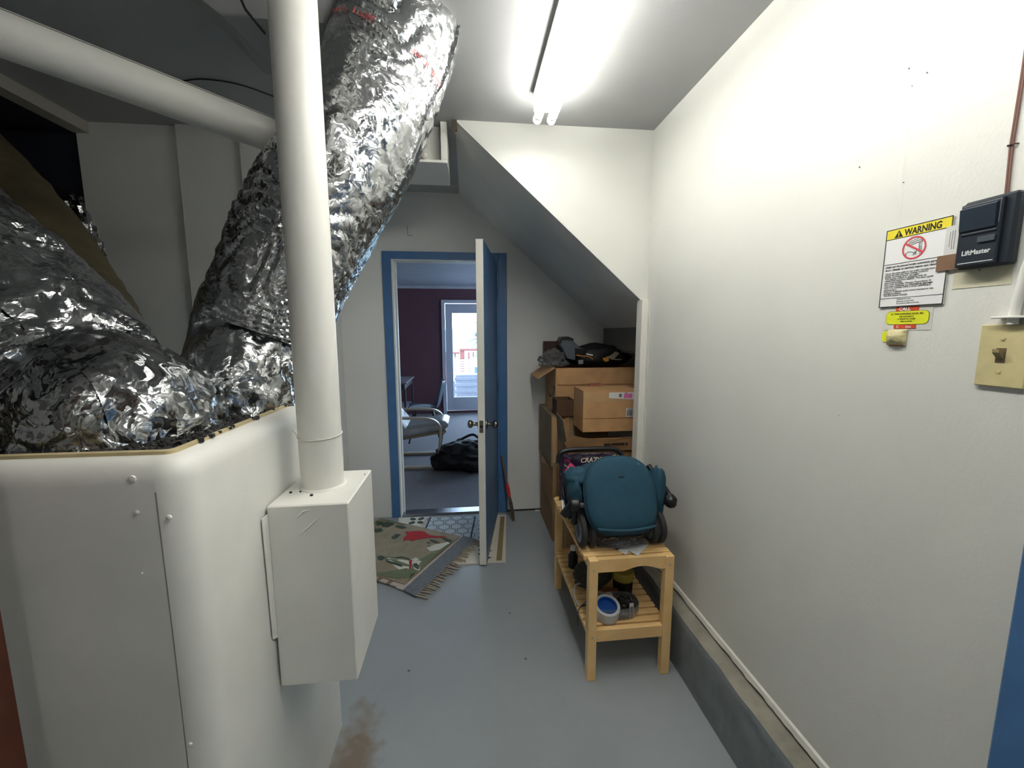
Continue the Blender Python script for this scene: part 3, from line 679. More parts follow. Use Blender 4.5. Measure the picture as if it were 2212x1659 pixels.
# brown paper backed insulation behind the front duct, foil scraps in the dark bay
pk = [deep(-150, 270, 1.75), deep(-55, 365, 1.75), deep(65, 500, 1.72), deep(135, 610, 1.68), deep(185, 695, 1.62), deep(210, 780, 1.55)]
kd = thing('kraft_duct', 'brown paper wrapped duct behind the front foil duct', 'duct', tuple(pk[-1]))
sp = spline(pk, 14); mbk = MB(); frk = frames(sp)
def kfn(u, v):
    i = min(int(v*(len(sp)-1)), len(sp)-1); tt, a, b = frk[i]; an = 2*PI*u; return sp[i]+(a*math.cos(an)+b*math.sin(an))*(.17+.008*nz((u*20, v*30, 0)))
mbk.grid(kfn, 40, 56, True); obj('paper_wrap', mbk, mat('kraft_paper', (104, 94, 68), .7, var=.15, vs=10, bump=.2, bs=30), kd, smooth=True, fix=False)
bd = build_duct('foil_duct', 'dim foil duct inside the dark bay at far left', [deep(70, 330, 2.2), deep(135, 400, 2.18), deep(185, 480, 2.15), deep(205, 620, 2.12)], [.11, .12, .12, .12], 14, 70, 8.2, M_FOIL2, folds=1.2, amp=.02, fine=.012)

# ================================================================== POLE, BOX, PIPES
BX0, BX1, BY0, BY1, BZ0, BZ1 = TX+.002, -.305, 1.014, 1.267, .582, 1.076
mbx = thing('metal_box', 'white painted metal box fixed to the side of the bin under the pole', 'box', ((BX0+BX1)/2, BY0, BZ0))
obj('body', MB().bbox((BX0+.004, BY0, BZ0), (BX1, BY1, BZ1), .003), M_METAL, mbx)
obj('flange', MB().prism([(BX0+.001, BY0-.022, BZ1-.022), (BX0+.004, BY0+.003, BZ1-.02), (BX0+.004, BY0+.003, BZ0+.14), (BX0+.001, BY0-.016, BZ0+.15)], (.002, 0, 0)), M_METAL, mbx, label='thin folded flange at the back edge of the box')
for (px, py, r) in ((628, 1065, .004), (649, 1063, .003), (673, 1071, .0045), (737, 1040, .003), (788, 1025, .002)):
    p = onz(px, py, BZ1); obj('gravel_crumb', MB().lathe(p, (0, 0, 1), [(0, r*.8), (r*.6, r), (r*1.1, r*.4)], 7), mat('dark_crumb', (40, 36, 32), .9), mbx)
obj('paint_wrinkle', MB().tube([ony(640, 1120, BY0), ony(655, 1105, BY0), ony(672, 1100, BY0)], [.001, .003, .001], 6).tube([ony(640, 1160, BY0), ony(665, 1140, BY0), ony(690, 1117, BY0)], [.001, .003, .001], 6), M_METAL, mbx, smooth=True)
PX, PY, PR = -.41, 1.15, .0555
pole = thing('pipe_pole', 'thick white painted vertical pipe standing on the metal box', 'pipe', (PX, PY, BZ1))
obj('pipe', MB().cyl((PX, PY, BZ1), (PX, PY, HC), PR, 48), M_PIPE, pole, smooth=True)
obj('caulk_collar', MB().lathe((PX, PY, BZ1), (0, 0, 1), [(0, PR+.006), (.003, PR+.005), (.006, PR+.001)], 40), M_PIPE, pole, smooth=True)
tie = thing('string_tie', 'thin white string tied round the vertical white pipe', 'string', (PX, PY, 1.2))
loop = [(PX+(PR+.0015)*math.cos(a), PY+(PR+.0015)*math.sin(a), 1.222+.004*math.sin(a)) for a in [2*PI*k/40 for k in range(40)]]
obj('loop', MB().tube(loop, .0012, 6, closed=True), mat('white_string', (214, 210, 198), .8), tie)
obj('tail', MB().tube(spline([(PX-.03, PY-PR-.001, 1.219), onz(620, 922, TZ-.058+.004), onz(560, 925, TZ-.058), ], 8), .001, 5), mat('white_string', (214, 210, 198), .8), tie)
# long sloping pipe that runs from the left to behind the pole
a_, b_ = deep(-60, 48, .985), deep(655, 318, 1.46)
pp = thing('sloping_pipe', 'white painted pipe crossing the upper left towards the pole', 'pipe', tuple(b_))
obj('pipe', MB().cyl(a_+(a_-b_)*.6, b_, .0555, 40), M_PIPE, pp, smooth=True)
dpp = (b_-a_).normalized()
obj('seam_line', MB().cyl(a_+(a_-b_)*.6+Vector((.016, -.036, .0395)), b_+Vector((.016, -.036, .0395)), .0022, 8), mat('grey_seam', (120, 118, 110), .7), pp)
# upper pipe stub right of the pole
u0_, u1_ = deep(672, -60, 1.55), deep(800, 160, 1.72)
up = thing('pipe_stub', 'short white pipe angled behind the pole near the ceiling', 'pipe', tuple(u1_))
obj('pipe', MB().cyl(u0_+(u0_-u1_)*.3, u1_, .068, 32), M_PIPE, up, smooth=True)
# white tapered sheet metal boot on the ceiling behind the pole
c0 = onz(490, -70, HC); c1 = onz(590, 130, HC)
bt = thing('duct_boot', 'white tapered sheet metal chute against the ceiling behind the pole', 'duct boot', (c1.x, c1.y, HC-.1))
bo = MB(); q0 = [Vector((-.86, 1.42, HC)), Vector((-.40, 1.42, HC)), Vector((-.40, 1.9, HC)), Vector((-.80, 1.9, HC))]
q1 = [Vector((-.74, 1.48, HC-.07)), Vector((-.44, 1.48, HC-.07)), Vector((-.44, 1.78, HC-.05)), Vector((-.70, 1.80, HC-.05))]
bo.add(q0+q1, [(0,1,5,4),(1,2,6,5),(2,3,7,6),(3,0,4,7),(4,5,6,7)])
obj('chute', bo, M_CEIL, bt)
obj('edge_gap', MB().tube([onz(508, -30, HC-.07), onz(530, 20, HC-.07), onz(572, 72, HC-.068)], .004, 6), mat('dark_gap', (40, 38, 36), .9), bt)
wire = thing('ceiling_wire', 'thin dark wire curving along the ceiling above the sloping pipe', 'wire', tuple(onz(585, 205, HC)))
obj('strand', MB().tube(spline([onz(395, 175, HC-.004), onz(440, 171, HC-.004), onz(515, 182, HC-.004), onz(590, 208, HC-.004), onz(640, 230, HC-.004)], 8), .0028, 6), mat('dark_gap', (40, 38, 36), .9), wire)
# white recessed cabinet under the ceiling by the duct
kz = 2.352; ky0, ky1 = 2.20, 2.53; kx0, kx1 = -.50, -.087
cab = thing('ceiling_cabinet', 'white wall box with recessed front and round knob beside the silver duct', 'cabinet', ((kx0+kx1)/2, ky0, kz))
obj('carcass', MB().box((kx0, ky0+.05, kz), (kx1, ky1, kz+.02)).box((kx0, ky0+.05, kz+.02), (kx0+.02, ky1, HC)).box((kx1-.02, ky0+.05, kz+.02), (kx1, ky1, HC)).box((kx0+.02, ky1-.02, kz+.02), (kx1-.02, ky1, HC)), M_METAL, cab)
obj('bottom_rail', MB().bbox((kx0, ky0, kz-.002), (kx1, ky0+.05, kz+.012), .002), M_METAL, cab)
obj('stile', MB().bbox((kx1-.032, ky0, kz+.012), (kx1, ky0+.05, HC), .002), M_METAL, cab)
obj('panel', MB().bbox((kx0+.02, ky0+.055, kz+.02), (kx1-.036, ky0+.07, HC), .002), M_METAL, cab)
obj('knob', MB().lathe((-.205, ky0+.055, kz+.045), (0, -1, 0), [(0, .011), (.006, .012), (.012, .016), (.02, .014), (.024, .006)], 18), mat('cream_knob', (214, 210, 196), .35), cab, smooth=True)

# dark red wooden board at the left edge of the photo
wbd = thing('wooden_board', 'dark red brown wooden board standing at the left edge', 'board', (-.80, .66, 0))
obj('board', MB().bbox((-.81, .60, 0), (-.763, .70, 1.95), .004), mat('mahogany_stain', (92, 46, 26), .5, vs=5, rgb2=(70, 32, 18), bump=.1, bs=30), wbd)

# ================================================================== RIGHT WALL THINGS
WR, WU = (0, -1, 0), (0, 0, 1)
def wl(y, z, d=0): return Vector((XR-d, y, z))
# warning sign
sy0, sy1, sz0, sz1 = .889, .756, 1.556, 1.733
sg = thing('warning_sign', 'white and yellow garage door warning sign on the right wall', 'sign', (XR, (sy0+sy1)/2, sz0))
obj('plate', MB().bbox((XR-.0035, sy1, sz0), (XR-.001, sy0, sz1), .0006), M_PAPER, sg)
def on_sign(poly, d): return [wl(sy0-u, sz1-v, d) for u, v in poly]
SW, SH = sy0-sy1, sz1-sz0
def srect(u0, v0, u1, v1, m, nm, d=.0037): obj(nm, MB().prism(on_sign([(u0, v0), (u1, v0), (u1, v1), (u0, v1)], d), (-.0002, 0, 0)), m, sg)
M_YEL = mat('sign_yellow', (226, 210, 50), .5, var=.02)
srect(.002, .002, SW-.002, .022, M_YEL, 'yellow_band')
for (u0, v0, u1, v1) in ((0, 0, SW, .0018), (0, SH-.0018, SW, SH), (0, 0, .0018, SH), (SW-.0018, 0, SW, SH), (.002, .0218, SW-.002, .0228), (.002, .0785, SW-.002, .0793), (.002, SH-.021, SW-.002, SH-.0203)):
    srect(u0, v0, u1, v1, M_INK, 'border_line', .0039)
obj('warning_triangle', MB().prism(on_sign([(.019, .0205), (.038, .0205), (.0285, .0045)], .0040), (-.0002, 0, 0)), M_INK, sg)
obj('exclamation_mark', text_mb('!', .013, wl(sy0-.0268, sz1-.0192, .0042), WR, WU, .0003, bold=.0004), M_YEL, sg)
obj('heading', text_mb('WARNING', .0195, wl(sy0-.041, sz1-.0194, .0040), WR, WU, .0003, bold=.0006, fit=.073), M_INK, sg)
# prohibition ring, slash and line drawing
cu, cv = .064, .050
RI = mat('sign_red', (206, 70, 78), .5, var=.02)
rg = MB(); N = 40
for k in range(N):
    a = 2*PI*k/N; rg.v += [wl(sy0-cu-.0245*math.cos(a), sz1-cv+.0245*math.sin(a), .0042), wl(sy0-cu-.0212*math.cos(a), sz1-cv+.0212*math.sin(a), .0042)]
for k in range(N): j = (k+1) % N; rg.f.append((2*k, 2*k+1, 2*j+1, 2*j))
obj('ring', rg, RI, sg, fix=False)
c_, s_ = math.cos(math.radians(33)), math.sin(math.radians(33))
obj('slash', MB().poly(on_sign([(cu-.022*c_-.0018*s_, cv-.022*s_+.0018*c_), (cu+.022*c_-.0018*s_, cv+.022*s_+.0018*c_), (cu+.022*c_+.0018*s_, cv+.022*s_-.0018*c_), (cu-.022*c_+.0018*s_, cv-.022*s_-.0018*c_)], .0043)), RI, sg, fix=False)
dr = MB()
def stroke(p, q, wd=.0011):
    p = Vector(p); q = Vector(q); t = (q-p).normalized(); n_ = Vector((-t.y, t.x))*wd/2
    dr.poly(on_sign([(p+n_)[:], (q+n_)[:], (q-n_)[:], (p-n_)[:]], .0041))
for (p, q) in (((.050, .040), (.079, .034)), ((.051, .044), (.080, .038)), ((.079, .034), (.080, .066)), ((.076, .040), (.077, .066)), ((.074, .041), (.0745, .060)), ((.052, .036), (.072, .031)), ((.047, .060), (.054, .057)), ((.054, .057), (.064, .060)), ((.064, .060), (.066, .066)), ((.066, .057), (.070, .066)), ((.070, .060), (.062, .066)), ((.047, .060), (.050, .064)), ((.050, .064), (.046, .065)), ((.072, .056), (.066, .062))):
    stroke(p, q)
obj('line_drawing', dr, mat('grey_ink', (110, 110, 114), .7), sg, fix=False)
lines = [('Child can be pinned under automatic garage', .112), ('door. Death or serious injury can result.', .110),
 ('Never let child walk or run under moving door.', .104), ('Never let child use door opener controls.', .090), ('Keep moving door in sight.', .074), ('This opener system is equipped with an', .088),
 ('unattended operation feature. The door could', .101), ('move unexpectedly.', .040), ('Do not enable Timer Function if', .098), ('manual release or swinging garage', .102), ('door. For installed ONLY when operating a', .098), ('sectional door.', .030),
 ('If person is pinned, push control button or use', .104), ('emergency release.', .040), ('Test door opener monthly.', .054)]
tot = MB()
for i, (tx, ft) in enumerate(lines):
    bo_ = i < 2; vv = .0868+.0068*i if bo_ else .1010+(i-2)*.00418
    k = text_mb(tx, .0056 if bo_ else .0043, wl(sy0-.006-(0 if bo_ else .002), sz1-vv, .0040), WR, WU, .0003, bold=.00018 if bo_ else .00012, shear=.2 if bo_ else 0, fit=ft); tot.add(k.v, k.f)
obj('text_lines', tot, M_INK, sg, fix=False)
tot = MB()
for i, tx in enumerate(('Owner: see instructions', 'Place next to the wall control', 'Do not remove or paint over this label')):
    k = text_mb(tx, .0030, wl(sy0-.04, sz1-SH+.0165-i*.0048, .0040), WR, WU, .0003, bold=.0001); tot.add(k.v, k.f)
obj('small_print', tot, M_INK, sg, fix=False)
# strip labels between sign and opener
sl_ = thing('paper_label', 'torn white barcode label between the sign and the black opener', 'label', (XR, .74, 1.66))
obj('sheet', MB().bbox((XR-.0055, .722, 1.652), (XR-.0042, .765, 1.712), .0003), mat('label_grey', (206, 206, 204), .6), sl_)
bc = MB(); rz = random.Random(5); z = 1.706
while z > 1.675: h = rz.choice((.0008, .0014, .002)); bc.box((XR-.0058, .724, z-h), (XR-.0055, .742, z)); z -= h+rz.choice((.0008, .0012))
obj('barcode', bc, M_INK, sl_)
obj('print_block', MB().box((XR-.0058, .748, 1.665), (XR-.0055, .7488, 1.702)).box((XR-.0058, .752, 1.665), (XR-.0055, .7528, 1.702)).box((XR-.0058, .756, 1.67), (XR-.0055, .7568, 1.70)), mat('grey_ink', (110, 110, 114), .7), sl_)
bt_ = thing('brown_tape', 'small brown tape tab on the edge of the warning sign', 'tape', (XR, .76, 1.62))
obj('tab', MB().bbox((XR-.0065, .728, 1.624), (XR-.0052, .775, 1.655), .0006), mat('brown_tape', (132, 102, 78), .45, var=.15), bt_)
obj('sheet', MB().box((XR-.001, .654, 1.585), (XR-.0004, .745, 1.63)), mat('old_cream_patch', (208, 204, 178), .6), thing('old_paint_patch', 'unpainted cream patch on the wall under the black opener', 'patch', (XR, .7, 1.585)))
# wall button of the garage door opener
ox0, oy0, oy1, oz0, oz1 = XR-.026, .648, .731, 1.620, 1.747
op = thing('garage_door_button', 'black garage door wall button beside the warning sign', 'wall button', (XR, .69, oz0))
M_OP = mat('opener_plastic', (30, 38, 48), .42, var=.05)
obj('case', MB().bbox((XR-.019, oy0, oz0), (XR, oy1, oz1), .007), M_OP, op)
obj('front_cover', MB().bbox((ox0, oy0+.016, oz0+.004), (XR-.018, oy1-.003, oz1-.006), .004), M_OP, op)
obj('push_bar', MB().prism([(ox0, oy0+.022, oz1-.012), (ox0-.006, oy0+.022, oz1-.016), (ox0-.003, oy0+.022, oz1-.056), (ox0, oy0+.022, oz1-.058)], (0, oy1-oy0-.028, 0)), mat('opener_bar', (40, 50, 62), .3), op, label='large dark push bar on the upper half')
obj('groove', MB().box((ox0-.0004, oy0+.018, oz1-.0105), (ox0, oy1-.006, oz1-.009)).box((ox0-.0004, oy0+.0185, oz1-.05), (ox0, oy0+.0195, oz1-.0105)), mat('grey_highlight', (120, 126, 132), .4), op)
obj('light_button', MB().bbox((ox0-.003, .668, 1.665), (ox0, .694, 1.676), .001), mat('grey_button', (74, 82, 90), .4), op)
obj('ridge', MB().prism([(ox0, oy0+.02, 1.687), (ox0-.002, oy0+.02, 1.684), (ox0, oy0+.02, 1.680)], (0, oy1-oy0-.03, 0)), M_OP, op)
obj('logo_text', text_mb('LiftMaster', .0125, Vector((ox0, .7175, 1.645)), WR, WU, .0004, bold=.00035, squeeze=.86), mat('logo_white', (214, 216, 218), .5), op)
obj('white_line', MB().box((ox0-.0006, oy0+.020, 1.6295), (ox0, .722, 1.631)), mat('logo_white', (214, 216, 218), .5), op)
cb = thing('bell_wire', 'red brown wire pair running up the wall from the black opener', 'wire', (XR, .677, oz1))
M_WIRE = mat('red_brown_wire', (120, 84, 76), .6)
for dy in (-.0016, .0016): obj('strand', MB().tube([(XR-.003, .677+dy, oz1-.003), (XR-.003, .680+dy, 1.83), (XR-.003, .6785+dy, 1.95), (XR-.003, .6785+dy, HC)], .0017, 8), M_WIRE, cb)
obj('staple', MB().tube([(XR, .672, 1.833), (XR-.006, .674, 1.833), (XR-.006, .684, 1.834), (XR, .687, 1.834)], .0011, 6), mat('rusty_staple', (84, 58, 52), .6), cb)
# call stickers
cs = thing('call_sticker', 'yellow and red service sticker below the warning sign', 'sticker', (XR, .82, 1.51))
obj('backing', MB().box((XR-.0008, .774, 1.503), (XR-.0002, .878, 1.556)), mat('clear_backing', (214, 214, 206), .4), cs)
M_LIME = mat('lime_yellow', (222, 226, 40), .5, var=.02); M_ORR = mat('orange_red', (206, 74, 44), .5, var=.03)
def pill(y0, y1, z0, z1, r):
    pts = []
    for (cy, cz, a0) in ((y1+r, z1-r, 0), (y0-r, z1-r, PI/2), (y0-r, z0+r, PI), (y1+r, z0+r, 3*PI/2)):
        for k in range(7): a = a0+PI/2*k/6; pts.append(Vector((0, cy-r*math.cos(a), cz+r*math.sin(a))))
    return pts
def sticker(pts, m, nm, par, d): obj(nm, MB().prism([Vector((XR-d, p.y, p.z)) for p in pts], (-.0003, 0, 0)), m, par)
sticker(pill(.871, .780, 1.5155, 1.546, .010), M_INK, 'pill_outline', cs, .0010)
sticker(pill(.8703, .7807, 1.5162, 1.5453, .0095), M_LIME, 'yellow_pill', cs, .0012)
obj('red_flag', MB().box((XR-.0018, .802, 1.546), (XR-.001, .850, 1.5555)), M_ORR, cs)
obj('heading', text_mb('CALL', .0105, wl(.843, 1.5468, .0019), WR, WU, .0003, bold=.0004), M_PAPER, cs)
tt_ = MB()
for (tx, zz, ss) in (('AL TONI OVERHEAD DOOR, INC', 1.5375, .0058), ('FOR SALES SERVICE', 1.5318, .0045), ('OF RESIDENTIAL DOORS', 1.5265, .0042), ('OPEN 24 HOURS', 1.5212, .0042)):
    k = text_mb(tx, ss, wl(.8255, zz, .0016), WR, WU, .0003, 'CENTER', bold=.0001, squeeze=.8); tt_.add(k.v, k.f)
obj('text_lines', tt_, M_INK, cs, fix=False)
obj('red_flag', MB().box((XR-.0018, .804, 1.5065), (XR-.001, .851, 1.5150)), M_ORR, cs)
obj('heading', text_mb('C       tion', .0075, wl(.845, 1.5082, .0019), WR, WU, .0003, bold=.0002), M_PAPER, cs)
ms = thing('masking_tape_wad', 'crumpled masking tape over a lower yellow sticker', 'tape', (XR, .84, 1.47))
sticker(pill(.876, .820, 1.475, 1.501, .009), M_LIME, 'yellow_pill', ms, .0010)
obj('red_flag', MB().box((XR-.0012, .826, 1.4665), (XR-.0006, .858, 1.4755)), M_ORR, ms)
tw = MB()
def twf(u, v):
    y = .862-.042*u; z = 1.5045-.036*v; b = .016*math.sin(u*PI)**.6*math.sin(min(1, v*1.02)*PI)**.5
    return (XR-.002-b-.002*nz((u*6, v*6, 0)), y, z)
tw.grid(twf, 14, 14); obj('tape', tw, mat('masking_tape', (206, 196, 150), .6, var=.08, vs=60, bump=.2, bs=120), ms, smooth=True, angle=30, fix=False)
# switch plate
swp = thing('light_switch', 'almond single toggle switch plate at the right edge', 'light switch', (XR, .65, 1.4))
M_ALM = mat('almond_plastic', (206, 194, 146), .45, var=.07, vs=30)
obj('plate', MB().bbox((XR-.007, .612, 1.397), (XR, .684, 1.512), .0025), M_ALM, swp)
obj('toggle_slot', MB().box((XR-.0076, .642, 1.442), (XR-.006, .656, 1.469)), mat('brown_slot', (104, 88, 60), .6), swp)
obj('toggle', MB().prism([(XR-.007, .6445, 1.449), (XR-.019, .6445, 1.461), (XR-.019, .6445, 1.467), (XR-.007, .6445, 1.462)], (0, .010, 0)), mat('worn_toggle', (150, 132, 96), .5), swp)
for z in (1.425, 1.486):
    sw_ = obj('screw', MB().lathe((XR-.007, .649, z), (-1, 0, 0), [(0, .0036), (.0012, .0034), (.0018, .001)], 12), M_ALM, swp, smooth=True)
cd = thing('conduit', 'white painted conduit coming down to the switch plate', 'conduit', (XR, .632, 1.513))
obj('tube', MB().tube(spline([(XR-.009, .638, 1.512), (XR-.009, .637, 1.545), (XR-.009, .631, 1.60), (XR-.009, .622, 1.75), (XR-.009, .615, HC)], 6), .0075, 16), M_PIPE, cd, smooth=True)
obj('strap', MB().bbox((XR-.022, .615, 1.523), (XR, .662, 1.527), .001), M_PIPE, cd)

# ================================================================== BENCH AND WHAT IT CARRIES
bx0, bx1, by0, by1, bz = .478, .862, 1.538, 2.215, .556
bn = thing('slatted_bench', 'pale wooden two tier slatted bench against the right wall', 'bench', ((bx0+bx1)/2, (by0+by1)/2, 0))
LG = .038
for (x, y) in ((bx0+.012, by0), (bx1-LG, by0), (bx0+.012, by1-LG), (bx1-LG, by1-LG)):
    obj('leg', MB().bbox((x, y, 0), (x+LG, y+LG, bz-.001), .002), M_PINE, bn)
for y in (by0, by1-.03):     # end rails; the upper front one is cut away underneath
    arc = [(bx0+.012+LG, y+.006, bz-.001), (bx0+.012+LG, y+.006, bz-.058)]+[(bx0+.05+.115+k*.0155, y+.006, bz-.058+.018*math.sin(PI*k/10)) for k in range(11)]+[(bx1-LG, y+.006, bz-.058), (bx1-LG, y+.006, bz-.001)]
    obj('end_rail', MB().prism(arc, (0, .024, 0)), M_PINE, bn)
    obj('end_rail', MB().bbox((bx0+.012+LG, y+.006, .178), (bx1-LG, y+.03, .2335), .002), M_PINE, bn)
for x in (bx0+.02, bx1-.03):
    obj('side_rail', MB().bbox((x, by0+LG, bz-.062), (x+.02, by1-LG, bz-.022), .002), M_PINE, bn)
    obj('side_rail', MB().bbox((x, by0+LG, .182), (x+.02, by1-LG, .215), .002), M_PINE, bn)
n = 14; pitch = (by1-by0-.045)/n
s0_ = s1_ = None
for k in range(n):
    y = by0+.043+k*pitch
    if y+pitch*.74 < by1-.002:
        if s0_ is None: s0_ = obj('top_slat', MB().bbox((0, 0, 0), (bx1-bx0, pitch*.70, .02), .002), M_PINE, bn, w=False); s0_.location = (-(bx1-bx0)/2, y-(by0+by1)/2, bz-.02)
        else: share('top_slat', s0_, bn, (-(bx1-bx0)/2, y-(by0+by1)/2, bz-.02))
        wd = bx1-bx0-.02
        if s1_ is None: s1_ = obj('shelf_slat', MB().bbox((0, 0, 0), (wd, pitch*.70, .018), .002), M_PINE, bn, w=False); s1_.location = (-wd/2, y-(by0+by1)/2, .2155)
        else: share('shelf_slat', s1_, bn, (-wd/2, y-(by0+by1)/2, .2155))
for (x, z) in ((bx0+.03, bz-.045), (bx1-.02, bz-.04), (bx0+.03, .205)):
    obj('dowel_plug', MB().lathe((x, by0, z), (0, -1, 0), [(-.001, .005), (.0008, .005), (.0012, .003)], 12), mat('plug_grey', (190, 180, 160), .5), bn)

# folded stroller
sx, sy = .655, 1.66
stl = thing('folded_stroller', 'folded teal baby stroller lying on the bench', 'stroller', (sx, 1.85, bz))
def outline(n=64):
    pts = []
    for k in range(n):
        a = 2*PI*k/n; c, s = math.cos(a), math.sin(a); e = 3.6 if s < 0 else 2.5
        x = math.copysign(abs(c)**(2/e), c)*.16; z = math.copysign(abs(s)**(2/e), s)*(.165)
        if s < 0: x *= 1-.06*abs(s)
        pts.append((x, z))
    return pts
OUT = outline()
TILT = math.radians(24)
Rt = Matrix.Translation((sx, 1.655, .79)) @ Matrix.Rotation(-TILT, 4, 'X')
pan = MB(); rings = [.06, .25, .5, .7, .84, .93, .98, 1.0]
for f, r in enumerate(rings):
    for (x, z) in OUT:
        d = .034*math.sqrt(max(0, 1-r**6))+.006*math.cos(x*9)*(1-r); pan.v.append(Rt @ Vector((x*r, -d-.012, z*r)))
nO = len(OUT)
pan.f.append(tuple(range(nO-1, -1, -1)))
for f in range(len(rings)-1):
    for k in range(nO):
        if f == 0: pan.f.append((k, nO+k, nO+(k+1) % nO)) if False else pan.f.append((f*nO+k, f*nO+(k+1) % nO, (f+1)*nO+(k+1) % nO, (f+1)*nO+k))
        else: pan.f.append((f*nO+k, f*nO+(k+1) % nO, (f+1)*nO+(k+1) % nO, (f+1)*nO+k))
k0 = (len(rings)-1)*nO
for (r, dd) in ((1.0, .03), (.96, .06)):
    base = len(pan.v)
    for (x, z) in OUT: pan.v.append(Rt @ Vector((x*r, dd, z*r)))
    for k in range(nO): pan.f.append((k0+k, k0+(k+1) % nO, base+(k+1) % nO, base+k))
    k0 = base
pan.f.append(tuple(k0+k for k in range(nO)))
seat = obj('seat_shell', pan, M_TEAL, stl, smooth=True, angle=70)
obj('piping', MB().tube([Rt @ Vector((x*1.005, -.006, z*1.005)) for x, z in OUT], .0042, 8, closed=True), mat('dark_teal_piping', (18, 58, 76), .8), seat, smooth=True)
obj('lower_welt', MB().tube([Rt @ Vector((x, -.048+.25*(x*x), -.128-.02*math.cos(x*9))) for x in [-.128+.256*k/20 for k in range(21)]], .006, 8), M_TEAL, seat, smooth=True)
obj('logo_badge', MB().bbox((-.013, -.052, .07), (.013, -.046, .077), .001, Rt), mat('badge_dark', (14, 40, 52), .5), seat)
# side fabric folds
for (x, z, rx, rz, sd) in ((-.19, .02, .032, .08, 1), (-.17, .085, .06, .045, 2), (.19, .0, .035, .12, 3)):
    c = Rt @ Vector((x, .05, z)); obj('side_fabric', blob(c, (rx, .06, rz), sd, .25, 2.2, 24, 16, sharp=.12), M_TEAL, stl, smooth=True, angle=70)
obj('canopy', blob((sx, 1.86, .76), (.19, .16, .10), 9, .15, 1.8, 32, 20), M_TEAL, stl, smooth=True)
obj('underside', MB().bbox((sx-.15, 1.62, .60), (sx+.15, 1.95, .69), .02), M_RUB, stl)
# frame tubes
def tb(pts, r=.011, m=M_BLACK, nm='frame_tube', n=6): return obj(nm, MB().tube(spline(pts, n), r, 12), m, stl, smooth=True)
tb([ony(1222, 1030, 1.75), ony(1228, 1060, 1.72), ony(1240, 1090, 1.66), ony(1240, 1130, 1.68)], .013)
tb([ony(1224, 1000, 1.95), ony(1222, 1030, 1.80), ony(1236, 1085, 1.66)], .011)
tb([ony(1400, 1005, 1.80), ony(1425, 1040, 1.74), ony(1445, 1070, 1.66), ony(1448, 1090, 1.64)], .013)
tb([ony(1226, 1020, 1.98), ony(1216, 1060, 1.86), ony(1232, 1120, 1.75)], .010)
tb([Vector((.475, 2.08, .80)), Vector((.50, 2.09, .86)), Vector((.655, 2.09, .87)), Vector((.80, 2.09, .86)), Vector((.84, 2.08, .80))], .013, M_BLACK, 'handlebar')
tb([Vector((.50, 1.70, .632)), Vector((.655, 1.70, .632)), Vector((.815, 1.70, .632))], .011, M_BLACK, 'axle')
# joints
jl = ony(1240, 1090, 1.655); jr = ony(1448, 1082, 1.64)
obj('hinge_joint', MB().lathe(jl+Vector((-.018, 0, 0)), (1, 0, 0), [(0, .024), (.006, .028), (.034, .028), (.040, .022)], 20), M_BLACK, stl, smooth=True)
obj('hinge_clip', MB().bbox((jl.x+.02, jl.y-.012, jl.z-.012), (jl.x+.045, jl.y+.006, jl.z+.006), .003), mat('grey_clip', (90, 92, 94), .4), stl)
obj('hinge_joint', blob(jr, (.026, .03, .032), 3, .15, 1.5, 20, 14, sharp=.1), M_BLACK, stl, smooth=True)
obj('brake_pedal', MB().prism([ony(1212, 1112, 1.66), ony(1232, 1085, 1.66), ony(1238, 1110, 1.66), ony(1222, 1120, 1.66)], (0, .02, 0)), M_BLACK, stl)
# wheels (axis along x)
def wheel(cx, cy, r, wd):
    cz = bz+r
    t = obj('wheel', MB().lathe((cx-wd/2, cy, cz), (1, 0, 0), [(0, r*.6), (0, r*.86), (wd*.12, r*.96), (wd*.3, r), (wd*.7, r), (wd*.88, r*.96), (wd, r*.86), (wd, r*.6)], 40), M_RUB, stl, smooth=True, angle=50)
    obj('rim', MB().lathe((cx-wd*.52, cy, cz), (1, 0, 0), [(0, .012), (0, r*.60), (wd*.03, r*.78), (wd*1.01, r*.78), (wd*1.04, r*.60), (wd*1.04, .012)], 40), mat('grey_rim', (140, 142, 144), .35), t, smooth=True, angle=40)
    obj('hub', MB().lathe((cx-wd*.6, cy, cz), (1, 0, 0), [(0, .01), (.003, r*.55), (wd*1.17, r*.55), (wd*1.2, .01)], 24), M_BLACK, t, smooth=True)
for (cx, cy) in ((.487, 1.665), (.527, 1.665), (.808, 1.665), (.843, 1.665)): wheel(cx, cy, .074, .026)
for (cx, cy) in ((.50, 2.00), (.82, 2.00)): wheel(cx, cy, .06, .028)
# hang tag on the stroller
tg = thing('price_tag', 'pink and white price tag hanging on the stroller frame', 'tag', tuple(ony(1236, 1018, 1.78)))
qa = [ony(1233, 1001, 1.78), ony(1218, 1020, 1.78), ony(1230, 1032, 1.78), ony(1246, 1010, 1.78)]
obj('pink_half', MB().prism([ony(1233, 999, 1.78), ony(1218, 1020, 1.78), ony(1232, 1031, 1.78), ony(1246, 1010, 1.78), ony(1240, 1006, 1.78)], (0, .001, 0)), mat('hot_pink', (234, 78, 128), .5), tg)
obj('white_half', MB().prism([ony(1246, 1010, 1.779), ony(1232, 1031, 1.779), ony(1238, 1028, 1.779), ony(1250, 1022, 1.779), ony(1252, 1008, 1.779)], (0, .001, 0)), M_PAPER, tg)
obj('eyelet', MB().lathe(ony(1229, 1011, 1.777), (0, -1, 0), [(0, .005), (.0006, .005)], 12), M_PAPER, tg)
obj('string', MB().tube([ony(1229, 1011, 1.776), ony(1222, 1006, 1.79), ony(1219, 1004, 1.82)], .001, 5), M_PAPER, tg)
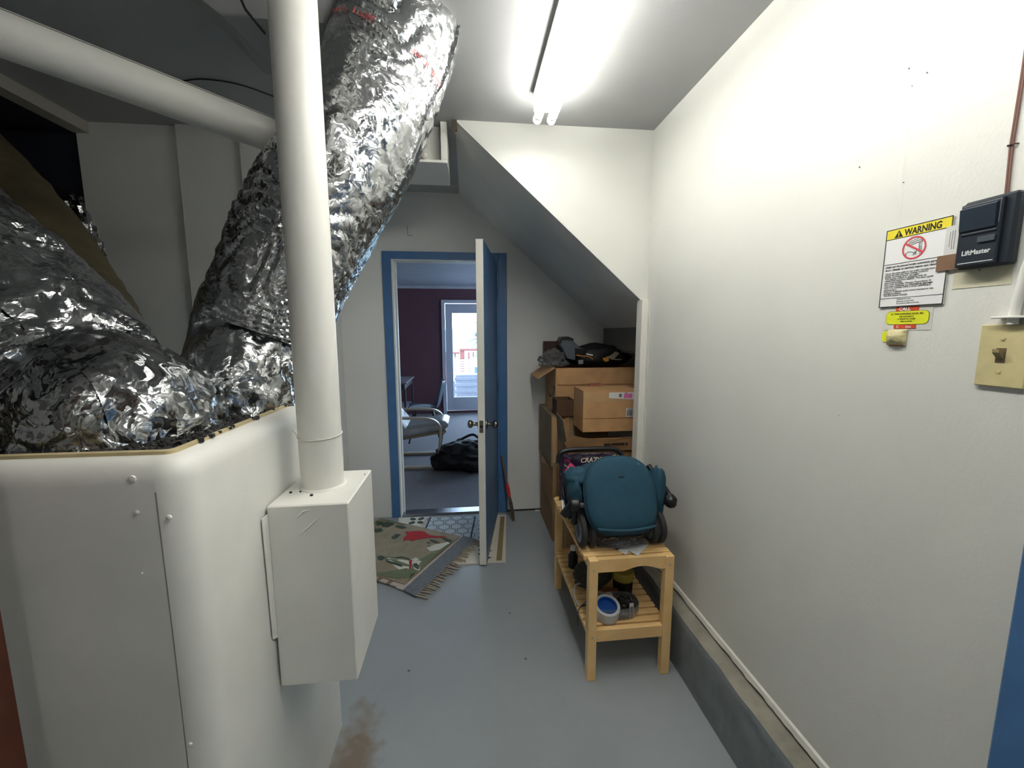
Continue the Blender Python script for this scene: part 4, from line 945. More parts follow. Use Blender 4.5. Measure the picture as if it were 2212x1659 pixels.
# papers and plastic under the stroller
pl = thing('paper_sheet', 'folded white instruction paper sticking out from under the stroller', 'paper', tuple(onz(1350, 1185, bz)))
obj('sheet', MB().prism([onz(1310, 1172, bz+.003), onz(1352, 1199, bz+.0015), onz(1358, 1190, bz+.004), onz(1378, 1201, bz+.002), onz(1402, 1176, bz+.004), onz(1370, 1165, bz+.006)], (0, 0, .0006)), M_PAPER, pl)
obj('plastic_bag', blob((.655, 1.655, bz+.022), (.105, .05, .022), 12, .4, 3, 48, 24, sharp=.35, flatz=bz+.001), M_PLAS, None, smooth=True, angle=30, label='crumpled clear plastic bag under the stroller on the bench', cat='plastic bag')
# side sheet hanging by left wheel
obj('sheet', MB().prism([ony(1212, 1080, 1.80), ony(1217, 1080, 1.80), ony(1224, 1108, 1.74), ony(1216, 1113, 1.74)], (.0008, 0, 0)), M_PAPER, thing('paper_card', 'white card tucked beside the left stroller wheel', 'card', tuple(ony(1216, 1113, 1.74))))

# purple candy pack standing at the back of the bench
pp_ = thing('purple_package', 'shiny purple and black snack bag behind the stroller', 'package', (.62, 2.16, bz))
pm = MB(); 
def ppf(u, v):
    x = .50+.36*u; z = bz+.272*v; b = .03*math.sin(u*PI)**.5*math.sin(v*PI)**.6; return (x+.004*nz((v*8, 0, 0)), 2.16-b-.004*nz((u*14, v*10, 0)), z-.012*abs(u-.5)*v+.004*nz((u*9, 1, 0)))
pm.grid(ppf, 30, 20); pm.grid(lambda u, v: (lambda q: (q[0], 2.16+(2.16-q[1]), q[2]))(ppf(u, v)), 30, 20)
obj('wrapper', pm, mat('purple_film', (58, 34, 70), .2, rgb2=(28, 22, 34), vs=9, coat=.5), pp_, smooth=True)
ct = text_mb('CRAZY', .036, (0, 0, 0), (1, 0, 0), (0, 1, 0), 0, shear=.2, bold=.001)
mbt = MB(); mbt.f = ct.f
for p in ct.v: u = (.615+p.x-.50)/.36; v = (.235+p.y)/.285; q = ppf(u, v); mbt.v.append(Vector((q[0], q[1]-.002, q[2])))
obj('lettering', mbt, mat('cream_ink', (230, 216, 200), .5), pp_, fix=False)
mbs = MB()
for (u, v, s) in ((.80, .9, .014), (.88, .92, .018), (.95, .93, .012), (.72, .86, .008)):
    pts = []
    for k in range(10): a = PI*k/5; r = s if k % 2 == 0 else s*.45; q = ppf(min(.999, max(0, u+r*math.cos(a)/.4)), min(.999, max(0, v+r*math.sin(a)/.285))); pts.append(Vector((q[0], q[1]-.002, q[2])))
    mbs.poly(pts)
obj('star_print', mbs, mat('yellow_ink', (222, 204, 60), .5), pp_, fix=False)
obj('pink_print', MB().prism([Vector(ppf(.06+a*.12, .70+.2*b))+Vector((0, -.002, 0)) for a, b in ((0, 0), (1, 0), (.8, 1), (.1, 1))], (0, -.0004, 0)), mat('magenta_ink', (150, 30, 96), .4), pp_)

# things on the lower shelf
SZ = .2336
tp = thing('tape_roll', 'roll of tape with bright blue core on the bench shelf', 'tape roll', tuple(onz(1303, 1330, SZ)))
c = onz(1303, 1335, SZ); c.y = 1.60; c.x = .565
def ring(c, axis, r0, r1, h, nm, m, par, n=36):
    axis = Vector(axis).normalized(); a = axis.orthogonal().normalized(); b = axis.cross(a); mb = MB(); prof = [(0, r0), (0, r1), (h, r1), (h, r0)]
    for (hh, r) in prof:
        for k in range(n): an = 2*PI*k/n; mb.v.append(Vector(c)+axis*hh+(a*math.cos(an)+b*math.sin(an))*r)
    for i in range(4):
        j = (i+1) % 4
        for k in range(n): mb.f.append((i*n+k, i*n+(k+1) % n, j*n+(k+1) % n, j*n+k))
    return obj(nm, mb, m, par, smooth=True, angle=40)
ax = Vector((0, -.28, 1)).normalized(); c = Vector((.598, 1.625, SZ+.016))
ring(c, ax, .044, .056, .05, 'tape', mat('white_tape', (206, 208, 212), .4), tp)
ring(c+ax*.001, ax, .0405, .044, .048, 'core', mat('blue_core', (24, 84, 170), .5), tp)
obj('core_floor', MB().lathe(c+ax*.03, ax, [(0, .0405), (.002, .0405)], 30), mat('blue_core', (24, 84, 170), .5), tp)
cbx = thing('clear_tray', 'shallow clear plastic tray holding tape and hardware on the shelf', 'tray', (.64, 1.63, SZ))
trm = MB()
def trf(u, v):
    an = 2*PI*u; e = 3.2; cx_ = math.copysign(abs(math.cos(an))**(2/e), math.cos(an)); sy_ = math.copysign(abs(math.sin(an))**(2/e), math.sin(an))
    k = .82+.18*min(1, v*1.6); return (.642+.108*cx_*k, 1.645+.062*sy_*k, SZ+.002+.058*max(0, v*1.25-.25)) if v > .2 else (.642+.108*cx_*.82*v*5, 1.645+.062*sy_*.82*v*5, SZ+.002)
trm.grid(trf, 60, 14, True); obj('tray', trm, clear_mat('amber_clear', (246, 236, 220), .4, .1, 0, .15), cbx, smooth=True, angle=50, fix=False)
jr_ = thing('jar', 'squat jar of dark hardware with olive yellow lid on the shelf', 'jar', (.735, 1.78, SZ))
obj('glass', MB().lathe((.735, 1.78, SZ), (0, 0, 1), [(0, .040), (.004, .046), (.07, .047), (.078, .042)], 32), clear_mat('smoky_clear', (170, 175, 170), .3, .05), jr_, smooth=True)
obj('contents', MB().lathe((.735, 1.78, SZ+.003), (0, 0, 1), [(0, .036), (.05, .042), (.058, .03)], 20), M_RUB, jr_, smooth=True)
obj('lid', MB().lathe((.735, 1.78, SZ+.078), (0, 0, 1), [(0, .049), (.002, .051), (.034, .051), (.040, .047), (.040, .002)], 36), mat('olive_yellow', (150, 136, 48), .5), jr_, smooth=True, angle=40)
bl = thing('hardware_pack', 'small black hardware pack with a white barcode tag in the tray', 'pack', (.70, 1.65, SZ))
obj('pack', blob((.70, 1.668, SZ+.030), (.034, .026, .026), 4, .25, 2.5, 24, 16, sharp=.25, flatz=SZ+.004), M_BLACK, bl, smooth=True, angle=30)
obj('barcode_tag', MB().prism([ony(1360, 1303, 1.63), ony(1369, 1303, 1.63), ony(1369, 1327, 1.63), ony(1360, 1327, 1.63)], (0, .001, 0)), M_PAPER, bl)
obj('barcode', MB().prism([ony(1361.5, 1311, 1.6295), ony(1367.5, 1311, 1.6295), ony(1367.5, 1324, 1.6295), ony(1361.5, 1324, 1.6295)], (0, .0003, 0)), mat('grey_ink', (110, 110, 114), .7), bl)
dk = thing('dark_mesh_pouch', 'dark grey mesh pouch behind the tape roll on the shelf', 'pouch', (.59, 1.85, SZ))
obj('pouch', blob((.60, 1.84, SZ+.065), (.095, .07, .062), 21, .2, 2, 32, 20, sharp=.1, flatz=SZ), mat('mesh_fabric', (70, 68, 58), .8, var=.3, vs=80, bump=.5, bs=200), dk, smooth=True)
obj('black_pouch', blob((.72, 1.95, SZ+.055), (.055, .07, .055), 27, .15, 2, 28, 18, flatz=SZ), M_BLACK, None, smooth=True, label='rounded black item behind the jar on the shelf', cat='tool')
obj('wood_block', MB().bbox((.62, 1.715, SZ), (.70, 1.76, SZ+.045), .004), mat('orange_brown', (110, 66, 30), .6), thing('wood_block', 'small orange brown block behind the tape roll on the shelf', 'block', (.66, 1.74, SZ)))
crd = thing('extension_lead', 'looped pale cord spilling over the left side of the shelf', 'cord', (.51, 1.75, SZ))
obj('cord', MB().tube(spline([(.55, 1.80, SZ+.05), (.50, 1.78, SZ+.055), (.483, 1.74, SZ+.03), (.497, 1.70, SZ+.006), (.53, 1.72, SZ+.006), (.56, 1.76, SZ+.008)], 8), .004, 8), mat('pale_cord', (160, 162, 156), .6), crd, smooth=True)
crd2 = thing('dark_cable', 'thin dark cable hanging off the left edge of the shelf', 'cable', (.48, 1.70, SZ))
obj('cable', MB().tube(spline([(.54, 1.70, SZ+.006), (.50, 1.69, SZ+.008), (.478, 1.66, SZ-.01), (.475, 1.64, SZ-.045)], 8), .0025, 8), M_BLACK, crd2, smooth=True)
bot = thing('small_bottle', 'small dark bottle with white cap at the rear of the shelf', 'bottle', (.545, 2.06, SZ))
obj('body', MB().lathe((.55, 2.02, SZ), (0, 0, 1), [(0, .022), (.004, .026), (.07, .026), (.085, .014), (.10, .013)], 20), M_BLACK, bot, smooth=True)
obj('cap', MB().lathe((.55, 2.02, SZ+.10), (0, 0, 1), [(0, .016), (.02, .016), (.022, .013)], 20), M_PAPER, bot, smooth=True)
rgs = thing('white_rag', 'small pale rag hanging just below the bench shelf', 'rag', (.80, 1.62, .115))
obj('rag', blob((.80, 1.62, .155), (.012, .01, .03), 31, .3, 2, 16, 12), mat('pale_rag', (186, 184, 172), .8), rgs, smooth=True)

# ================================================================== CARTONS UNDER THE STAIRS
def carton(name, label, x0, y0, z0, x1, y1, z1, m, flaps=(), rot=0, open_top=True):
    cx, cy = (x0+x1)/2, (y0+y1)/2
    t = thing(name, label, 'box', (cx, cy, z0), rot, group='cardboard boxes under the stairs')
    hx_, hy_, h, T = (x1-x0)/2, (y1-y0)/2, z1-z0, .005
    b = MB().box((-hx_, -hy_, 0), (hx_, -hy_+T, h)).box((-hx_, hy_-T, 0), (hx_, hy_, h)).box((-hx_, -hy_+T, 0), (-hx_+T, hy_-T, h)).box((hx_-T, -hy_+T, 0), (hx_, hy_-T, h)).box((-hx_+T, -hy_+T, 0), (hx_-T, hy_-T, T))
    if not open_top: b.box((-hx_+T, -hy_+T, h-T), (hx_-T, hy_-T, h))
    obj('body', b, m, t, w=False)
    for (side, ln, ang) in flaps:        # ang: 0 = straight up, 90 = folded outwards level, >90 hangs
        a = math.radians(ang); o_, u_ = {'L': (Vector((-hx_, 0, h)), Vector((-1, 0, 0))), 'R': (Vector((hx_, 0, h)), Vector((1, 0, 0))), 'F': (Vector((0, -hy_, h)), Vector((0, -1, 0))), 'B': (Vector((0, hy_, h)), Vector((0, 1, 0)))}[side]
        d = u_*math.sin(a)+Vector((0, 0, 1))*math.cos(a); s = Vector((0, 0, 1)).cross(u_); hw = (hy_ if side in 'LR' else hx_)-.004; nn = d.cross(s).normalized()*.004
        q = [o_-s*hw, o_+s*hw, o_+s*(hw-.01)+d*ln, o_-s*(hw-.01)+d*ln]
        obj('flap', MB().prism(q, nn), m, t, w=False)
    return t, hx_, hy_, h
# lower left crushed carton and the one on it
t, a, b, h = carton('cardboard_box', 'crushed brown carton on the floor at the bottom left of the pile', .585, 2.72, 0, .98, 3.2, .56, M_CARD2, open_top=False)
obj('torn_flap', MB().prism([(-a-.002, b*.9, h), (-a-.03, b*.2, h-.06), (-a-.022, -b*.2, h-.20), (-a-.002, -b+.02, h-.33), (-a-.001, -b+.02, h-.01)], (.004, 0, 0)), M_CARD2, t, w=False)
t, a, b, h = carton('cardboard_box', 'tall olive brown carton in the middle of the left stack', .57, 2.72, .562, .98, 3.2, .925, M_CARD3, open_top=False)
obj('loose_flap', MB().prism([(-a+.004, -b-.003, h-.01), (-a+.075, -b-.04, h-.02), (-a+.085, -b-.03, h-.30), (-a+.012, -b-.004, h-.34)], (0, .004, 0)), M_CARD, t, w=False)
obj('loose_flap', MB().prism([(-a+.075, -b-.04, h-.02), (-a+.125, -b-.004, h-.01), (-a+.125, -b-.004, h-.28), (-a+.085, -b-.03, h-.30)], (0, .004, 0)), M_CARD, t, w=False)
# big carton with the smile arrow
t, a, b, h = carton('cardboard_box', 'large open carton with black smile arrow on its side at the top of the pile', .625, 2.85, .927, 1.22, 3.23, 1.245, M_CARD, flaps=(('L', .15, 122), ('F', .12, 178)))
sm = MB(); pts = []
N = 14
for k in range(N+1):
    q = k/N; y = b-.05-.28*q; z = .145-.055*math.sin(q*PI)**.9; th = .006+.011*math.sin(q*PI); sm.v += [Vector((-a-.0012, y, z+th/2)), Vector((-a-.0012, y, z-th/2))]
for k in range(N): sm.f.append((2*k, 2*k+1, 2*k+3, 2*k+2))
sm.poly([Vector((-a-.0012, -b+.075, .19)), Vector((-a-.0012, -b+.03, .175)), Vector((-a-.0012, -b+.05, .13)), Vector((-a-.0012, -b+.06, .16))])
obj('smile_arrow', sm, M_INK, t, w=False, fix=False)
obj('print_mark', MB().box((-.175, -b-.0015, .012), (-.172, -b, .06)).box((-.14, -b-.0015, .012), (-.137, -b, .06)).box((-.175, -b-.0015, .057), (-.137, -b, .06)), mat('brown_ink', (96, 66, 42), .8), t, w=False)
# front lower carton with wavy open flaps
t, a, b, h = carton('cardboard_box', 'open brown carton with spread flaps just behind the stroller', .60, 2.36, 0, 1.03, 2.66, .78, M_CARD2, flaps=(('F', .085, 20),))
obj('wavy_flap', MB().prism([(-a-.03, -b-.028, h+.06), (-a+.02, -b-.04, h+.105), (-a+.10, -b-.035, h+.085), (0, -b-.03, h+.075), (a*.6, -b-.03, h+.08), (a, -b-.03, h+.09), (a, -b-.02, h), (-a, -b-.01, h)], (0, .004, 0)), M_CARD2, t, w=False)
obj('left_flap', MB().prism([(-a, -b, h), (-a-.035, -b-.01, h+.19), (-a-.03, b*.4, h+.2), (-a, b, h)], (.004, 0, 0)), M_CARD3, t, w=False)
obj('printed_line', MB().box((-.005, -b-.0405, h+.035), (.04, -b-.039, h+.052)).box((.045, -b-.0405, h+.036), (.125, -b-.039, h+.053)).box((.13, -b-.0405, h+.037), (.145, -b-.039, h+.053)), mat('dark_brown_ink', (50, 34, 24), .8), t, w=False)
# labelled box on top
z0 = .872; x0 = .715; yb = 2.45
t, a, b, h = carton('cardboard_box', 'shut carton with white shipping label and barcode sticker beside the post', x0, yb, z0, 1.08, 2.68, 1.135, M_CARD, open_top=False)
obj('tape_strip', MB().box((-a, -b-.001, h-.075), (a, -b, h-.012)), mat('kraft_tape', (192, 156, 112), .45), t, w=False)
obj('fold_line', MB().box((-a, -b-.0012, .085), (a, -b, .087)), mat('brown_ink', (96, 66, 42), .8), t, w=False)
lb = obj('shipping_label', MB().prism([(-a+.165, -b-.0015, h-.012), (-a+.345, -b-.0015, h-.012), (-a+.345, -b-.0015, h-.06), (-a+.165, -b-.0015, h-.048)], (0, -.0006, 0)), M_PAPER, t, w=False)
obj('pink_sticker', MB().box((-a+.262, -b-.0028, h-.050), (-a+.315, -b-.0021, h-.020)), mat('pink_sticker', (226, 120, 176), .5), lb, w=False)
obj('text_marks', MB().box((-a+.23, -b-.0028, h-.042), (-a+.248, -b-.0021, h-.022)).box((-a+.27, -b-.0028, h-.018), (-a+.285, -b-.0021, h-.014)), mat('grey_ink', (110, 110, 114), .7), lb, w=False)
bl_ = obj('barcode_sticker', MB().prism([(-a+.28, -b-.0015, .092), (-a+.36, -b-.0015, .092), (-a+.36, -b-.0015, .148), (-a+.28, -b-.0015, .148)], (0, -.0006, 0)), M_PAPER, t, w=False)
bb = MB(); x = -a+.285; rz = random.Random(9)
while x < -a+.355: wv = rz.choice((.0015, .003, .0045)); bb.box((x, -b-.0026, .098), (x+wv, -b-.0021, .136)); x += wv+rz.choice((.0015, .0025))
bb.box((-a+.29, -b-.0026, .140), (-a+.35, -b-.0021, .144))
obj('barcode', bb, M_INK, bl_, w=False)
obj('red_card', MB().box((.82, 2.66, 1.14), (.90, 2.69, 1.152)), mat('faded_red', (168, 96, 86), .7), thing('red_card', 'faded red card lying on the labelled box', 'card', (.86, 2.67, 1.1355)))
t, a, b, h = carton('cardboard_box', 'dark brown open carton wedged left of the labelled box', .60, 2.69-.0, .9275, .72, 2.84, 1.04, M_CARDD, flaps=(('L', .05, 50),))
# stuff on the big carton
obj('plastic_bag', blob((.645, 3.02, 1.29), (.10, .10, .075), 14, .3, 2.4, 44, 26, sharp=.3, flatz=1.247), M_PLAS, None, smooth=True, angle=30, label='crumpled clear plastic bag at the left top of the carton pile', cat='plastic bag')
obj('box', MB().bbox((.60, 3.12, 1.247), (.78, 3.22, 1.43), .003), mat('dark_red_brown', (70, 46, 42), .7), thing('dark_box', 'dark red brown box standing at the back of the carton pile', 'box', (.69, 3.17, 1.247)))
bg = thing('black_bag', 'black equipment bag with orange trim lying on the top carton', 'bag', (.95, 3.0, 1.247))
obj('bag', blob((.98, 3.03, 1.315), (.25, .14, .10), 17, .16, 1.7, 44, 24, sharp=.05, flatz=1.247), M_BAGB, bg, smooth=True)
yq = 2.875
def strip3(pts, wd, m, nm, par, Y):
    mb = MB(); N = len(pts); q = [ony(px, py, Y) for px, py in pts]; q = spline(q, 5)
    for i, p in enumerate(q): mb.v += [p+Vector((0, 0, wd/2)), p-Vector((0, 0, wd/2))]
    for i in range(len(q)-1): mb.f.append((2*i, 2*i+1, 2*i+3, 2*i+2))
    obj(nm, mb, m, par, fix=False)
strip3([(1245, 767), (1258, 769), (1271, 770), (1281, 776)], .008, mat('orange_trim', (196, 120, 62), .6), 'orange_trim', bg, yq)
obj('white_logo', MB().prism([ony(1266, 763, yq), ony(1281, 766, yq), ony(1280, 769, yq), ony(1267, 766, yq)], (0, .001, 0)), mat('logo_white', (214, 216, 218), .5), bg)
obj('grey_patch', MB().prism([ony(1249, 778, yq), ony(1260, 777, yq), ony(1260, 786, yq), ony(1250, 787, yq)], (0, .001, 0)), mat('dull_grey', (120, 124, 130), .7), bg)
obj('yellow_tag', MB().prism([ony(1302, 773, yq), ony(1314, 772, yq), ony(1316, 779, yq), ony(1309, 782, yq), ony(1303, 778, yq)], (0, .001, 0)), mat('amber', (200, 140, 40), .6), bg)
obj('grey_tag', MB().prism([ony(1318, 768, yq), ony(1330, 759, yq), ony(1338, 763, yq), ony(1327, 775, yq), ony(1343, 776, yq), ony(1343, 778, yq), ony(1322, 777, yq), ony(1308, 771, yq)], (0, .001, 0)), mat('olive_grey', (130, 128, 108), .7), bg)
vc = thing('grey_tool_case', 'grey and black plastic tool standing tilted on the black bag', 'tool', (.72, 2.99, 1.247))
vy = 2.93
obj('body', MB().prism([ony(1211, 735, vy), ony(1222, 730, vy), ony(1238, 736, vy), ony(1252, 750, vy), ony(1262, 754, vy), ony(1245, 755, vy), ony(1242, 778, vy), ony(1226, 774, vy), ony(1216, 752, vy), ony(1210, 745, vy)], (0, .09, 0)), mat('slate_grey', (92, 100, 108), .5), vc)
obj('grip', MB().prism([ony(1209, 738, vy-.01), ony(1214, 728, vy-.01), ony(1228, 727, vy-.01), ony(1240, 732, vy-.01), ony(1238, 736, vy-.01), ony(1226, 733, vy-.01), ony(1215, 733, vy-.01), ony(1212, 742, vy-.01)], (0, .11, 0)), M_BLACK, vc)
obj('battery', MB().prism([ony(1244, 753, vy-.03), ony(1268, 754, vy-.03), ony(1268, 767, vy-.03), ony(1244, 766, vy-.03)], (0, .10, 0)), M_BLACK, vc)

# small long handled brush leaning behind the door
tl = thing('hand_brush', 'old brush with red band leaning in the corner behind the door', 'brush', tuple(onz(1113, 1125, 0)))
foot = onz(1110, 1124, .012); topb = Vector((.262, 3.222, .50)); 
obj('handle', MB().tube([foot.lerp(topb, .38), foot.lerp(topb, .7), topb], [.009, .010, .008], 10), mat('weathered_wood', (110, 92, 76), .8), tl, smooth=True)
obj('red_band', MB().tube([foot.lerp(topb, .36), foot.lerp(topb, .46), foot.lerp(topb, .56)], [.013, .016, .012], 12), mat('bright_red', (204, 50, 40), .5), tl, smooth=True)
obj('bristles', MB().tube([foot, foot.lerp(topb, .1), foot.lerp(topb, .25), foot.lerp(topb, .38)], [.010, .017, .02, .012], 14, flat=.6), mat('dark_bristle', (86, 74, 62), .9, vs=60, var=.2), tl, smooth=True)
obj('screw_cap', MB().bbox((-.02+1.0*.0, 0, 0), (.02, .006, .012), .002), M_WHITE, thing('door_wedge', 'small white scrap at the foot of the back wall', 'scrap', tuple(onz(1160, 1103, 0)+Vector((0, -.012, 0)))), w=False)
S('baseboard_back', MB().box((OX1+.08, YF-.004, 0), (.6, YF, .012)), mat('dark_gap', (40, 38, 36), .9), 'dark gap along the foot of the back wall', 'baseboard')

# ================================================================== RUGS
# patchwork rug by the threshold (flat print as thin cloth patches)
def fl(px, py, z): return onz(px, py, z)
pr = thing('patchwork_rug', 'cream rug with flower, hexagon and olive stripe patches under the door', 'rug', (-.15, 2.85, 0))
M_CREAM = mat('cream_cloth', (214, 208, 192), .9, var=.06, vs=60, bump=.3, bs=300)
RZ = .006
RC = [Vector((-.58, 3.225, 0)), Vector((.295, 3.185, 0)), Vector((.225, 2.49, 0)), Vector((-.12, 2.50, 0)), Vector((-.50, 2.70, 0))]
obj('cloth', MB().prism([p+Vector((0, 0, .0005)) for p in RC], (0, 0, RZ-.001)), M_CREAM, pr)
M_HEXBG = mat('pale_grey_cloth', (176, 184, 190), .9, vs=60, bump=.2, bs=300); M_HEX = mat('grey_outline', (96, 100, 100), .9); M_NAVY = mat('navy_cloth', (44, 54, 66), .9); M_OLIVE = mat('olive_cloth', (134, 120, 84), .9)
def flat(poly, m, nm, d): obj(nm, MB().prism([Vector((p[0], p[1], RZ+d)) for p in poly], (0, 0, .0006)), m, pr)
flat([fl(925, 1118, RZ), fl(1040, 1113, RZ), fl(1038, 1172, RZ), fl(1000, 1180, RZ), fl(918, 1145, RZ)], M_HEXBG, 'grey_panel', 0)
flat([fl(929, 1117, RZ), fl(932, 1117, RZ), fl(921, 1143, RZ), fl(917, 1143, RZ)], M_NAVY, 'dark_stripe', .0007)
flat([fl(1025, 1116, RZ), fl(1028, 1116, RZ), fl(1017, 1171, RZ), fl(1013, 1171, RZ)], M_NAVY, 'dark_stripe', .0007)
flat([fl(1081, 1116, RZ), fl(1090, 1116, RZ), fl(1084, 1211, RZ), fl(1072, 1211, RZ)], M_OLIVE, 'olive_stripe', .0003)
# hexagons
hm = MB(); hz0 = RZ+.0009
for r in range(5):
    for q in range(5):
        cx = -.30+q*.096+(r % 2)*.048; cy = 3.17-r*.075
        p = [(cx+.052*math.cos(PI/6+k*PI/3)*.98, cy+.047*math.sin(PI/6+k*PI/3)) for k in range(6)]
        if cx > .02 or (cx < -.26 and r > 2) or cy < 2.80: continue
        for k in range(6):
            a, b = Vector(p[k]), Vector(p[(k+1) % 6]); ai = Vector((cx, cy))+(a-Vector((cx, cy)))*.84; bi = Vector((cx, cy))+(b-Vector((cx, cy)))*.84
            hm.poly([(a.x, a.y, hz0), (b.x, b.y, hz0), (bi.x, bi.y, hz0), (ai.x, ai.y, hz0)])
obj('hexagon_print', hm, M_HEX, pr, fix=False)
lm = MB()
for k in range(9): y = 3.19-k*.022; lm.poly([(-.362-.004*k, y, hz0), (-.318-.004*k, y, hz0), (-.318-.004*k, y-.005, hz0), (-.362-.004*k, y-.005, hz0)])
obj('line_print', lm, M_NAVY, pr, fix=False)
def petal(c, dx, dy, L, wd, z):
    p = []
    for k in range(14): a = 2*PI*k/14; p.append((c[0]+dx*L/2+dx*L/2*math.cos(a)-dy*wd*math.sin(a), c[1]+dy*L/2+dy*L/2*math.cos(a)+dx*wd*math.sin(a), z))
    return p
fm = MB()
for (px, py) in ((900, 1125), (884, 1144)):
    c = fl(px, py, RZ)
    for (dx, dy) in ((.7, .7), (-.7, .7), (.7, -.7), (-.7, -.7)): fm.poly(petal((c.x+dx*.018, c.y+dy*.018), dx, dy, .058, .022, hz0))
obj('flower_print', fm, mat('dark_green_print', (62, 72, 64), .9), pr, fix=False)
zm = MB()
for k in range(9):
    a = fl(1036-k*.0, 1125+k*9, RZ); zm.poly(petal((a.x-.01, a.y), 1, 0, .036, .014, hz0))
for k in range(6):
    a = fl(1062-k*.6, 1130+k*15, RZ); zm.poly([(a.x-.016, a.y+.016, hz0), (a.x+.012, a.y+.002, hz0), (a.x-.016, a.y-.012, hz0)])
obj('leaf_print', zm, M_NAVY, pr, fix=False)
# grey fringed rag rug
A = Vector((.035, 2.80, 0)); B = Vector((-.315, 2.185, 0)); ee = (B-A).normalized(); pp2 = Vector((ee.y, -ee.x, 0));
if pp2.x > 0: pp2 = -pp2
gr = thing('fringed_rug', 'grey and pink striped rag rug with fringe under the bird rug', 'rug', (-.35, 2.55, 0))
def gp(s, d, z): return A+ee*s+pp2*d+Vector((0, 0, z))
LS = (B-A).length; GZ_ = .009
def striprug(d0, d1, s0, s1, m, nm, z0=.0065, z1=GZ_+.006):
    mb = MB(); q = [gp(s0, d0, z0), gp(s1, d0, z0), gp(s1-.02 if d0 < .02 else s1, d1, z0), gp(s0, d1, z0)]
    mb.prism(q, (0, 0, z1-z0)); obj(nm, mb, m, gr)
M_GRUG = mat('grey_rag', (112, 116, 122), .95, var=.12, vs=50, bump=.6, bs=150); M_PRUG = mat('pinkish_cream_rag', (196, 182, 172), .95, var=.08, vs=50, bump=.6, bs=150); M_BRUG = mat('taupe_rag', (132, 114, 96), .95, vs=50, bump=.6, bs=150)
striprug(0, .105, 0, LS+.0, M_GRUG, 'grey_band'); striprug(.105, .16, .0, LS-.02, M_PRUG, 'cream_band')
d = .16
for k in range(9):
    wv = .03 if k % 2 else .05; striprug(d, d+wv, .04, LS-.03-.0*k, M_BRUG if k % 2 else M_PRUG, 'stripe'); d += wv
M_FR = mat('fringe_yarn', (176, 162, 140), .95, vs=80, var=.15)
rf = random.Random(11)
for k in range(34):
    s = LS*(k+.5)/34; ln = rf.uniform(.045, .085); kx = rf.uniform(-.02, .02)
    pts = [gp(s, .004, .012), gp(s+kx*.4, -ln*.4, .013), gp(s+kx+rf.uniform(-.01, .01), -ln, .0085 if s > .25 else .0125)]
    obj('tassel', MB().tube(spline(pts, 4), [.0042]*8+[.0025], 6), M_FR, gr, smooth=True)
# bird rug
A2 = gp(.02, .115, 0); B2 = gp(LS-.06, .125, 0); D2 = A2+pp2*.74; C2 = B2+pp2*.74; bz0 = .016
br_ = thing('bird_rug', 'green and beige mat with a red bird and leaves, lying skewed by the box', 'rug', tuple((A2+C2)/2))
def bw2(s, t): # s along fringe edge 0..1, t inwards 0..1, slight wave
    p = A2+(B2-A2)*s+pp2*(.74*t); return Vector((p.x, p.y, bz0+.004+.004*nz((s*3, t*3, 0))))
mbr = MB(); nb = 30
mbr.grid(lambda u, v: bw2(u, v), nb, nb); base = len(mbr.v)
mbr.grid(lambda u, v: bw2(u, v)-Vector((0, 0, .0045)), nb, nb)
W_ = nb+1
edge = [i for i in range(W_)]+[W_*j+nb for j in range(1, W_)]+[W_*nb+i for i in range(nb-1, -1, -1)]+[W_*j for j in range(nb-1, 0, -1)]
for i in range(len(edge)): a, b = edge[i], edge[(i+1) % len(edge)]; mbr.f.append((a, b, b+base, a+base))
obj('cloth', mbr, mat('beige_hooked_wool', (150, 136, 114), .95, rgb2=(132, 122, 98), vs=16, bump=.6, bs=160), br_, smooth=True)
def on_rug(p): 
    dlt = Vector((p.x-A2.x, p.y-A2.y, 0)); s = dlt.dot(ee)/(B2-A2).length; t = dlt.dot(pp2)/.74; q = bw2(min(.99, max(.01, s)), min(.99, max(.01, t))); return Vector((q.x, q.y, q.z+.0012))
def rp(pts, m, nm): obj(nm, MB().prism([on_rug(onz(x, y, bz0)) for x, y in pts], (0, 0, .0012)), m, br_)
M_REDB = mat('red_wool', (166, 22, 26), .95, bump=.4, bs=160); M_LEAF = mat('dark_green_wool', (58, 72, 58), .95, bump=.4, bs=160); M_SAGE = mat('sage_wool', (108, 116, 88), .95, bump=.4, bs=160); M_OFFW = mat('offwhite_wool', (206, 204, 190), .95, bump=.4, bs=160)
rp([(818, 1240), (850, 1236), (880, 1230), (905, 1240), (935, 1222), (960, 1196), (990, 1168), (992, 1171), (940, 1230), (906, 1253), (860, 1252), (818, 1244)], M_SAGE, 'sage_border')
rp([(815, 1205), (845, 1212), (870, 1225), (905, 1228), (930, 1215), (950, 1200), (935, 1195), (905, 1212), (868, 1210), (835, 1203)], M_SAGE, 'sage_border')
rp([(838, 1207), (860, 1210), (888, 1214), (885, 1232), (868, 1236), (852, 1224)], M_OFFW, 'white_patch')
rp([(889, 1212), (900, 1206), (915, 1216), (932, 1222), (915, 1238), (897, 1232)], M_OFFW, 'white_patch')
rp([(940, 1178), (975, 1172), (960, 1188), (930, 1192), (922, 1185)], M_OFFW, 'white_patch')
rp([(872, 1171), (873, 1163), (880, 1158), (876, 1150), (884, 1151), (890, 1150), (905, 1149), (918, 1151), (928, 1158), (944, 1160), (958, 1160), (966, 1162), (950, 1163), (930, 1163), (912, 1166), (898, 1168), (892, 1171), (887, 1168), (880, 1167)], M_REDB, 'bird')
rp([(832, 1207), (850, 1207), (868, 1204), (884, 1208), (890, 1214), (888, 1214), (882, 1210), (868, 1207), (850, 1209)], M_LEAF, 'branch')
rp([(885, 1213), (893, 1212), (890, 1222), (889, 1234), (886, 1234), (886, 1222)], M_REDB, 'berry_stem')
